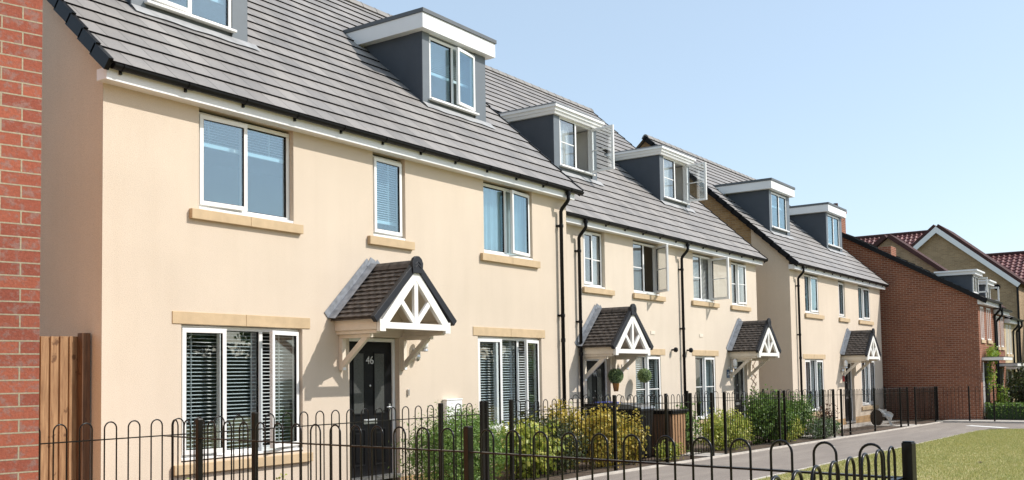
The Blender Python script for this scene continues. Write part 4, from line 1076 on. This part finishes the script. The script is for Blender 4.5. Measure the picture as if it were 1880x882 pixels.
def fence_run(label, pts, group='black bow-topped railings', tops=None, name='bow_top_fence', cat='fence', pitch=.243, first_post=True, last_post=True, rail_z=.155):
    """pts: list of post positions (x,y); hoops between"""
    mx = sum(p[0] for p in pts) / len(pts); my = sum(p[1] for p in pts) / len(pts)
    f = thing(name, label, cat, (mx, my, gz(mx)), group); org = Vector(ROOT[f.name])
    for i, (x, y) in enumerate(pts):
        j = min(i, len(pts) - 2); d = Vector((pts[j + 1][0] - pts[j][0], pts[j + 1][1] - pts[j][1])); ang = math.atan2(d.y, d.x)
        if (i == 0 and not first_post) or (i == len(pts) - 1 and not last_post): continue
        post(f, x, y, gz(x) + 1.285, gz(x) - .02, ang)
    for (xa, ya), (xb, yb) in zip(pts, pts[1:]):
        d = Vector((xb - xa, yb - ya, 0)); L = d.length; u = d / L; ang = math.atan2(u.y, u.x)
        za, zb = gz(xa), gz(xb)
        rm = MB(); nn = Vector((-u.y, u.x, 0))
        A_ = Vector((xa, ya, za)) + u * .031; B_ = Vector((xb, yb, zb)) - u * .031
        for hz in (1.115, .115): rm = MB(); rm.beam(A_ + Vector((0, 0, hz)), B_ + Vector((0, 0, hz)), nn * .020, (0, 0, .005)); rm.build('rail', M_METAL, f)
        n = max(1, int((L - .08) / pitch)); p0 = L / 2 - n * pitch / 2
        h = hoop_mesh(1.165, pitch)
        for k in range(n):
            s = p0 + (k + .5) * pitch; o = bpy.data.objects.new('hoop', h); COL.objects.link(o); o.parent = f
            pos = Vector((xa, ya, za)) + u * s; o.location = (pos.x - org.x, pos.y - org.y, za + (zb - za) * s / L + 1.27 - org.z); o.rotation_euler = (0, 0, ang)
    return f
yB = -2.0
fence_run('bow-topped railings in front of number 46, left of its gate', [(4.2, yB), (7.06, yB), (10.14, yB)])
fence_run('bow-topped gate closing the gap in front of number 46', [(10.25, yB), (11.02, yB)], name='bow_top_gate', cat='gate', first_post=False, last_post=False, group=None)
fence_run('bow-topped railings in front of number 46, right of its gate', [(11.04, yB), (11.14, yB + .001)], group='black bow-topped railings')
fence_run('long bow-topped railings before the dark bush, from number 46 to the bin store', [(11.74, yB), (14.76, yB), (17.75, yB), (18.75, yB)])
fence_run('bow-topped railings between the two middle front doors, before the leafy shrubs', [(19.4, yB), (22.5, yB - .02), (25.61, yB - .05), (26.46, yB - .06)])
fence_run('bow-topped railings before the small red-leaved shrub', [(27.12, yB - .06), (30.34, yB - .06), (33.35, yB - .06), (34.32, yB - .05)])
fence_run('shortest front railings, before the pale paving of the last cream house', [(35.35, yB - .05), (38.41, yB - .05)])
fence_run('cross railings between number 46 and the next garden, behind the bins', [(16.9, .55), (16.9, -1.9)], group='railings dividing the front gardens')
fence_run('cross railings beside the middle downpipe, dividing two gardens', [(23.2, .60), (23.2, -1.9)], group='railings dividing the front gardens')
fence_run('cross railings behind the tall leafy shrub, dividing two gardens', [(28.42, .60), (28.42, -1.9)], group='railings dividing the front gardens')
fence_run('cross railings standing against the red brick side wall', [(39.7, .05), (38.55, -2.0)], group='railings dividing the front gardens', pitch=.13)
fence_run('far bow-topped railings between the pavement and the hedge', [(38.45, -2.1), (38.5, -3.15), (38.55, -3.95), (38.6, -6.2), (38.7, -8.6)], group='railings round the green')
fence_run('bow-topped railings crossing the foreground, meeting the front railings at the left', [(5.93, -2.03), (5.80, -2.72), (5.47, -6.02), (4.98, -9.02)], group='railings round the green', first_post=False)
fence_run('nearest bow-topped railings, foreshortened at the lower right beside the corner post', [(5.05, -8.975), (2.05, -8.97), (-.7, -8.97)], group='railings round the green', pitch=.2155, first_post=False)

# ================================================================== PLANTS
def leaf_cloud(c, r, n, size, lump=3, shell=.35, aspect=.5, up=.3, cuts=None):
    """n leaf cards in an uneven ellipsoid"""
    c = np.array(c, float); r = np.array(r, float)
    d = RNG.normal(size=(n, 3)); d /= np.linalg.norm(d, axis=1)[:, None]
    ph = RNG.uniform(0, 6.28, (5, 3)); fr = RNG.uniform(1.5, lump + 2.5, (5, 3)); bumpy = np.ones(n)
    for k in range(5): bumpy += .14 * np.sin(d @ fr[k] * 2 + ph[k, 0]) * np.cos(d[:, 0] * fr[k, 1] * 2 + ph[k, 1])
    rad_ = RNG.uniform(0, 1, n) ** shell * bumpy
    clump = np.clip(RNG.normal(1, .075, n), .82, 1.25)
    pos = c + d * r * (rad_ * clump)[:, None]
    return pos, d
def leaves_mesh(name, pos, d, size, mat, parent, aspect=.5, up=.3, cross=1, floor=None):
    n = len(pos)
    if floor is not None: pos = pos.copy(); pos[:, 2] = np.maximum(pos[:, 2], floor + RNG.uniform(0, .08, n))
    nrm = d * .6 + RNG.normal(size=(n, 3)) * .6 + np.array([0, 0, up]); nrm /= np.linalg.norm(nrm, axis=1)[:, None]
    t = np.cross(nrm, RNG.normal(size=(n, 3))); t /= np.linalg.norm(t, axis=1)[:, None]; b = np.cross(nrm, t)
    s = size * RNG.uniform(.6, 1.3, n)[:, None]
    tip = pos + t * s; base = pos - t * s * .6; l = pos + b * s * aspect - nrm * s * .12; rr = pos - b * s * aspect - nrm * s * .12
    V = np.stack([base, l, tip, rr], 1).reshape(-1, 3); org = np.array(ROOT[parent.name]) if parent else np.zeros(3); V = V - org
    me = bpy.data.meshes.new(name); me.vertices.add(4 * n); me.vertices.foreach_set('co', V.astype(np.float32).ravel())
    me.loops.add(4 * n); me.loops.foreach_set('vertex_index', np.arange(4 * n, dtype=np.int32)); me.polygons.add(n)
    me.polygons.foreach_set('loop_start', np.arange(0, 4 * n, 4, dtype=np.int32)); me.polygons.foreach_set('loop_total', np.full(n, 4, np.int32))
    me.update(calc_edges=True); me.materials.append(mat); o = bpy.data.objects.new(name, me); COL.objects.link(o)
    if parent: o.parent = parent
    return o
L_GREEN = leaf_mat('green_leaves', [(.06, .12, .02), (.12, .22, .035), (.22, .33, .06)])
L_FEATH = leaf_mat('feathery_leaves', [(.08, .15, .03), (.16, .28, .05), (.27, .38, .09)])
L_YELL = leaf_mat('variegated_leaves', [(.14, .22, .03), (.40, .46, .07), (.62, .58, .13), (.26, .34, .06)])
L_GOLD = leaf_mat('golden_leaves', [(.14, .17, .03), (.52, .38, .06), (.68, .52, .11), (.32, .34, .06)])
L_DARK = leaf_mat('dark_leaves', [(.03, .045, .015), (.06, .085, .02), (.10, .10, .03)])
L_RED = leaf_mat('reddish_leaves', [(.10, .035, .025), (.18, .07, .04), (.09, .08, .03)])
L_BRIGHT = leaf_mat('bright_leaves', [(.22, .34, .03), (.38, .48, .06), (.15, .26, .03)])
L_BALL = leaf_mat('topiary_leaves', [(.11, .17, .07), (.22, .32, .12), (.36, .45, .20)])
M_BARK = plain('bark', (.10, .07, .045), .9, .3, 12, bscale=30, bdist=.01)
def shrub(label, x, y, z0, rx, ry, h, n, size, mat, cat='shrub', lump=3, aspect=.5, name='shrub', group=None, extra=()):
    t = thing(name, label, cat, (x, y, z0), group)
    P, D = leaf_cloud((x, y, z0 + h * .52), (rx, ry, h * .52), n, size, lump)
    for (ex, ey, ez, er, en) in extra:
        p2, d2 = leaf_cloud((x + ex, y + ey, z0 + ez), (er, er, er), en, size, 2); P = np.vstack([P, p2]); D = np.vstack([D, d2])
    leaves_mesh('foliage', P, D, size, mat, t, aspect, floor=z0)
    m = MB()
    for k in range(7):
        a = random.uniform(0, 6.28); m.tube([(x + .05 * math.cos(a), y + .05 * math.sin(a), z0), (x + rx * .35 * math.cos(a), y + ry * .35 * math.sin(a), z0 + h * .5), (x + rx * .6 * math.cos(a), y + ry * .6 * math.sin(a), z0 + h * .8)], [.014, .009, .004], 5)
    m.build('stem', M_BARK, t); return t
shrub('feathery bright green bush right of the black door of number 46', 11.6, -1.15, -.15, 1.05, .55, 1.05, 17000, .034, L_FEATH, aspect=.28, extra=[(.2, 0, .9, .3, 900), (-.5, -.1, .75, .3, 700)])
shrub('yellow-green variegated shrub below the right-hand window of number 46', 13.35, -1.15, -.16, .62, .5, .85, 3000, .058, L_YELL)
shrub('sparse dark olive bush between the variegated shrub and the golden one', 14.1, -1.1, -.16, .65, .6, .92, 5000, .035, L_DARK, extra=[(-.2, .3, .85, .25, 250)])
shrub('tall golden shrub beside the black downpipe of number 46', 14.95, -.85, -.17, .42, .42, 1.12, 2400, .045, L_GOLD, extra=[(.3, 0, .6, .35, 500)])
shrub('round golden shrub in front of the black bins', 15.55, -1.35, -.17, .50, .42, 1.02, 3000, .045, L_GOLD)
shrub('golden shrub right of the tall fence post, left of the bin store', 16.25, -1.5, -.18, .26, .28, .92, 1300, .042, L_GOLD)
shrub('low pale green ground plant at the foot of the bin store', 17.5, -1.65, -.19, .45, .2, .36, 900, .04, L_YELL)
shrub('green and yellow bush right of the bin store, under the middle window', 20.9, -1.35, -.22, .95, .45, .82, 5000, .04, L_YELL)
shrub('thin pale shrub between the bin store and the yellow bush', 19.62, -1.0, -.22, .42, .4, 1.0, 900, .04, L_FEATH)
shrub('tall glossy green laurel before the blue-plaque door', 23.5, -1.35, -.26, .85, .5, 1.18, 5200, .055, L_GREEN, extra=[(.45, -.1, .5, .42, 700)])
shrub('yellow-tipped low shrub at the foot of the tall laurel', 24.3, -1.6, -.26, .6, .3, .62, 900, .045, L_YELL)
shrub('upright leafy green shrub just left of the last downpipe', 26.3, -1.1, -.29, .75, .5, 1.1, 3600, .045, L_GREEN)
shrub('low pale-flowered shrub spreading behind the railings', 26.6, -1.75, -.29, 1.1, .25, .5, 2600, .045, leaf_mat('white_edged_leaves', [(.06, .12, .03), (.12, .2, .05), (.5, .52, .42), (.09, .16, .04)]))
shrub('small red-leaved shrub under the far ground floor window', 29.4, -.9, -.33, .4, .35, .85, 500, .045, L_RED)
shrub('yellow-green plant tip in the lower left corner of the garden', 6.55, -1.2, -.15, .24, .2, .52, 260, .035, L_BRIGHT, extra=[(.2, 0, .5, .1, 40)])
shrub('small yellow-green plant below the left window of number 46', 8.3, -1.0, -.15, .14, .14, .50, 120, .035, L_YELL)
# topiary balls
def ball(label, x, y, z, r, pot):
    t = thing('topiary_ball', label, 'topiary', (x, y, z), 'hanging topiary balls')
    n = 2600; d = RNG.normal(size=(n, 3)); d /= np.linalg.norm(d, axis=1)[:, None]; P = np.array([x, y, z]) + d * r * RNG.uniform(.86, 1.04, n)[:, None]
    leaves_mesh('foliage', P, d, .016, L_BALL, t, .5)
    m = MB(); m.lathe([(.01, -r * .85), (r * .6, -r * .6), (r * .85, 0), (r * .6, r * .6), (.01, r * .85)], (x, y, z), 16); m.build('core', MATS['dark_core'], t)
    m = MB(); m.tube([(x, y, z + r), (x, y, z + .48)], .004, 5); m.tube([(x, y, z + .48), (x, y + .05, z + .52), (x, .72, z + .52)], .007, 5); m.build('hanging_chain', M_METAL, t)
    if pot:
        q = MB(); q.lathe([(.05, -.18), (.075, -.02), (.08, 0)], (x, y, z - r + .01), 14); q.build('pot', plain('amber_pot', (.35, .16, .03), .4), t, smooth=True)
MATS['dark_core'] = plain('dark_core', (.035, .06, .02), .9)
ball('round topiary ball hanging by the door frame above a small amber pot', 19.2, .42, 1.44, .165, True)
ball('round topiary ball hanging alone in front of the slatted blind', 20.55, .42, 1.44, .160, False)

# ================================================================== BINS
def bin_(label, x, y, lid, w_=.55):
    z = gz(x); t = thing('wheelie_bin', label, 'bin', (x, y, z), 'wheelie bins')
    m = MB(); a, b = w_ / 2 * .82, w_ / 2; v = [(x - a, y - a, z + .04), (x + a, y - a, z + .04), (x + a, y + a, z + .04), (x - a, y + a, z + .04), (x - b, y - b, z + .98), (x + b, y - b, z + .98), (x + b, y + b, z + .98), (x - b, y + b, z + .98)]
    m.add(v, [(0, 3, 2, 1), (4, 5, 6, 7), (0, 1, 5, 4), (1, 2, 6, 5), (2, 3, 7, 6), (3, 0, 4, 7)]); m.box(x - b - .02, x + b + .02, y - b - .02, y + b + .02, z + .94, z + .99); m.build('body', M_BLACK, t, bevel=.02)
    m = MB(); m.prism([(x - b - .03, y - b - .04, z + .995), (x - b - .03, y + b + .03, z + .995), (x - b - .03, y + b + .03, z + 1.10), (x - b - .03, y, z + 1.09), (x - b - .03, y - b - .02, z + 1.03)], (w_ + .06, 0, 0)); m.build('lid', lid, t, bevel=.012)
    for sx in (-1, 1): m = MB(); m.T = Matrix.Translation((x + sx * b * .8, y + b * .8, z + .10)) @ Matrix.Rotation(rad(90), 4, 'Y'); m.lathe([(.10, -.025), (.10, .025)], (0, 0, 0), 14); m.build('wheel', M_BLACK, t)
    m = MB(); m.tube([(x - b * .7, y + b + .05, z + .97), (x + b * .7, y + b + .05, z + .97)], .014, 6); m.build('handle', M_BLACK, t)
M_BLUEP = plain('blue_plastic', (.06, .08, .35), .4)
bin_('black wheelie bin nearest the downpipe, left of the topiary door', 17.35, -.35, M_BLACK)
bin_('black wheelie bin with a grey lid just left of the tall fence post', 17.25, -1.05, plain('grey_plastic', (.16, .17, .18), .35))
bin_('wheelie bin with a blue lid right behind the tall fence post', 18.05, -.05, M_BLUEP)
bin_('wheelie bin with a blue lid beside the brown bin store', 18.75, .25, M_BLUEP)
BS = thing('bin_store', 'dark brown timber bin store with a flat black lid and slatted front', 'bin store', (18.7, -.7, -.2))
for k in range(14):
    y = -1.30 + k * .098; m = MB(); m.box(18.32, 18.342, y + .003, y + .094, -.17, .68); m.build('side_board', M_WOODD, BS, bevel=.002)  # darker timber than the front slats, the side's shade put into the colour
for k in range(5):
    x = 18.345 + k * .125; m = MB(); m.box(x + .01, x + .095, -1.325, -1.302, -.17, .66); m.build('front_slat', M_WOOD, BS, bevel=.002)
m = MB(); m.box(18.345, 18.98, -1.30, .07, -.17, -.12); m.box(18.95, 18.975, -1.30, .07, -.12, .67); m.box(18.345, 18.95, .04, .07, -.12, .67)
m.box(18.345, 18.97, -1.29, -1.27, -.12, .67); m.build('carcass', M_WOODD, BS)
m = MB(); m.box(18.26, 19.04, -1.38, .1, .70, .74); m.box(18.30, 19.0, -1.35, .08, .66, .699); m.build('lid', M_BLACK, BS, bevel=.006)

# ================================================================== FAR HEDGES, SHRUBS AND TREE
def hedge(label, x0, x1, y0, y1, z0, h, n, size, mat, name='hedge'):
    t = thing(name, label, 'hedge', ((x0 + x1) / 2, (y0 + y1) / 2, z0))
    P = np.column_stack([RNG.uniform(x0, x1, n), RNG.uniform(y0, y1, n), z0 + RNG.uniform(0, 1, n) ** .6 * h]); D = RNG.normal(size=(n, 3)) * .5; D[:, 0] -= .6
    leaves_mesh('foliage', P, D, size, mat, t)
    m = MB(); m.box(x0 + .12, x1 - .12, y0 + .1, y1 - .1, z0, z0 + h * .8); m.build('core', MATS['dark_core'], t); return t
hedge('low clipped dark hedge along the back of the pavement', 40.75, 41.4, -8.8, -3.25, -.43, .62, 5200, .05, L_GREEN)
g = 'shrubs in front of the terraced houses'
shrub('bright yellow-green dwarf conifer behind the low hedge', 41.6, -3.75, -.43, .26, .26, 1.25, 900, .05, L_BRIGHT, group=g)
for i, (x, y, rx, h, mt, lb) in enumerate([(42.6, -4.5, .9, 1.9, L_DARK, 'dark bush right behind the dwarf conifer'), (43.4, -5.4, 1.1, 2.1, L_GREEN, 'broad green bush in the middle of the terrace gardens'), (44.6, -6.4, 1.3, 2.3, L_GREEN, 'green bush at the right edge of the photo'),
                                           (46.8, -5.6, 1.3, 2.5, L_FEATH, 'pale straggling bush rising before the far canopies'), (42.2, -5.6, .9, 1.6, L_DARK, 'dark bush between the low hedge and the broad green bush'), (49.5, -6.4, 1.5, 2.9, L_FEATH, 'pale bush furthest back, at the right edge')]):
    shrub(lb, x, y, -.45, rx, rx, h, 2600, .075, mt, group=g, extra=[(0, 0, h * .95, .4, 260)])
HB = thing('climbing_plant', 'yellow-green climber round the first far canopy', 'climbing plant', (41.35, -3.4, -.45))
P, D = leaf_cloud((41.7, -3.45, 2.0), (.55, .22, .35), 500, .05); P2, D2 = leaf_cloud((41.6, -3.4, 1.2), (.3, .18, .75), 420, .05)
leaves_mesh('foliage', np.vstack([P, P2]), np.vstack([D, D2]), .055, L_BRIGHT, HB)
m = MB(); m.tube([(41.5, -3.3, -.45), (41.55, -3.35, 1.0), (41.7, -3.4, 2.0)], [.02, .015, .006], 6); m.build('stem', M_BARK, HB)

def tree(label, x, y, h, r, n, size, mat, group=None, tr=.18, z=-.45, name='broadleaf_tree'):
    t = thing(name, label, 'tree', (x, y, z), group); m = MB()
    m.tube([(x, y, z), (x + .05, y, z + h * .3), (x, y + .1, z + h * .55), (x + .1, y, z + h * .85)], [tr, tr * .75, tr * .5, tr * .15], 8)
    P = []; D = []
    for k in range(9):
        a = k * 2.4; hh = z + h * (.38 + .055 * k); rr = r * (.72 - .05 * k)
        e = (x + rr * math.cos(a), y + rr * math.sin(a), hh + r * .35); m.tube([(x, y, hh - r * .15), ((x + e[0]) / 2, (y + e[1]) / 2, hh + r * .1), e], [tr * .35, tr * .2, tr * .06], 5)
        p, d = leaf_cloud(e, (r * .42, r * .42, r * .36), n // 9, size, 4, .5); P.append(p); D.append(d)
    m.build('trunk', M_BARK, t); leaves_mesh('crown', np.vstack(P), np.vstack(D), size, mat, t); return t
tree('young tree leaning into the right edge before the pantiled roof', 53.2, -5.35, 6.6, 1.55, 1500, .11, L_YELL, z=-.45, tr=.08)
# trees across the green, which the windows reflect
g = 'trees across the green, behind the camera'
for i, (x, y, h, lb) in enumerate([(6, -34, 7.5, 'first'), (14, -36, 8.5, 'second'), (22, -33, 7, 'third'), (31, -37, 8.5, 'fourth'), (41, -34, 7.5, 'fifth'), (52, -36, 8, 'sixth'), (66, -34, 8, 'seventh')]):
    tree(lb + ' tree from the left in the row across the green, seen only in the windows', x, y, h, 3.9, 4200, .30, L_GREEN, group=g, z=gz(x))
t = hedge('long hedge across the green, seen only as a reflection', 0, 80, -31.5, -30.3, -.4, 3.6, 14000, .2, L_DARK)

# ================================================================== ODDS AND ENDS
ST = thing('garden_clutter', 'round dark board leaning under a crumpled white sheet by the last cream house', 'board', (34.9, -1.0, gz(35)))
m = MB(); pts = [(.42 * math.cos(a) , .46 + .46 * math.sin(a)) for a in [math.pi * 2 * k / 20 for k in range(20)]]
m.prism([(34.62 + a * .30, -1.0 + a * .5, gz(34.6) + .0 + b * .58) for a, b in pts], (.10, .10, 0)); m.build('board', plain('dark_board', (.035, .025, .02), .8), ST)
vs = []; fs = []; nu = 10
for i in range(nu):
    for j in range(nu):
        u, v = i / (nu - 1), j / (nu - 1); vs.append((34.74 + u * .18 + .03 * math.sin(v * 9), -1.02 - u * .38 + .04 * math.sin(u * 11 + v * 5), gz(35) + .56 - v * .42 * (.35 + u * .65) - .16 * u * u + .02 * math.sin(u * 17 + v * 13)))
for i in range(nu - 1):
    for j in range(nu - 1): a = i * nu + j; fs.append((a, a + nu, a + nu + 1, a + 1))
m = MB(); m.add(vs, fs); so_ = m.build('sheet', M_BLIND, ST); sd = so_.modifiers.new('s', 'SOLIDIFY'); sd.thickness = .01

def litter(label, x, y, mat, s, name, cat):
    m = MB(); z = gz(x) + .035; vs = []
    for k in range(6): a = k * 1.05; vs.append((x + s * math.cos(a) * random.uniform(.6, 1.2), y + s * .6 * math.sin(a), z + random.uniform(0, s * .3)))
    vs.append((x, y, z + s * .35)); m.add(vs, [(k, (k + 1) % 6, 6) for k in range(6)]); o = m.build(name, mat, loc=(x, y, z)); tag(o, label, cat)
litter('small white scrap of paper lying on the grass behind the corner post', 19.2, -5.65, M_BLIND, .10, 'paper_scrap', 'litter')
litter('small dark clump of dead leaves on the grass', 19.1, -6.85, M_BARK, .08, 'leaf_clump', 'leaves')

# grass blades
def blades():
    n = 150000; x = 13 + RNG.uniform(0, 1, n) ** .8 * 20.2; y = -4.62 - RNG.uniform(0, 1, n) * 5.5
    keep = np.ones(n, bool)
    for i in range(n):
        if x[i] > 31 and y[i] > -4.62 - ((x[i] - 31) / 2.4) ** 2.2 * 1.6: keep[i] = False
    x, y = x[keep], y[keep]; n = len(x)
    dens = np.sin(x * .9 + 1.3 * np.sin(y)) * np.cos(y * 1.7) ; h = .022 + .018 * RNG.uniform(0, 1, n) + .010 * np.clip(dens, 0, 1)
    z = np.array([gz(a) for a in x]) + .028; a = RNG.uniform(0, 6.28, n); w_ = .006
    lean = RNG.normal(size=(n, 2)) * .015
    V = np.stack([np.column_stack([x - w_ * np.cos(a), y - w_ * np.sin(a), z]), np.column_stack([x + w_ * np.cos(a), y + w_ * np.sin(a), z]), np.column_stack([x + lean[:, 0], y + lean[:, 1], z + h])], 1).reshape(-1, 3)
    me = bpy.data.meshes.new('grass_blades'); me.vertices.add(3 * n); me.vertices.foreach_set('co', V.astype(np.float32).ravel()); me.loops.add(3 * n); me.loops.foreach_set('vertex_index', np.arange(3 * n, dtype=np.int32))
    me.polygons.add(n); me.polygons.foreach_set('loop_start', np.arange(0, 3 * n, 3, dtype=np.int32)); me.polygons.foreach_set('loop_total', np.full(n, 3, np.int32)); me.update(calc_edges=True)
    me.materials.append(leaf_mat('grass_blade', [(.26, .30, .08), (.43, .42, .14), (.60, .53, .26)], .7, .25)); o = bpy.data.objects.new('grass_blades', me); COL.objects.link(o)
    stuff(o, 'short dry green grass growing on the lawn', 'grass')
blades()
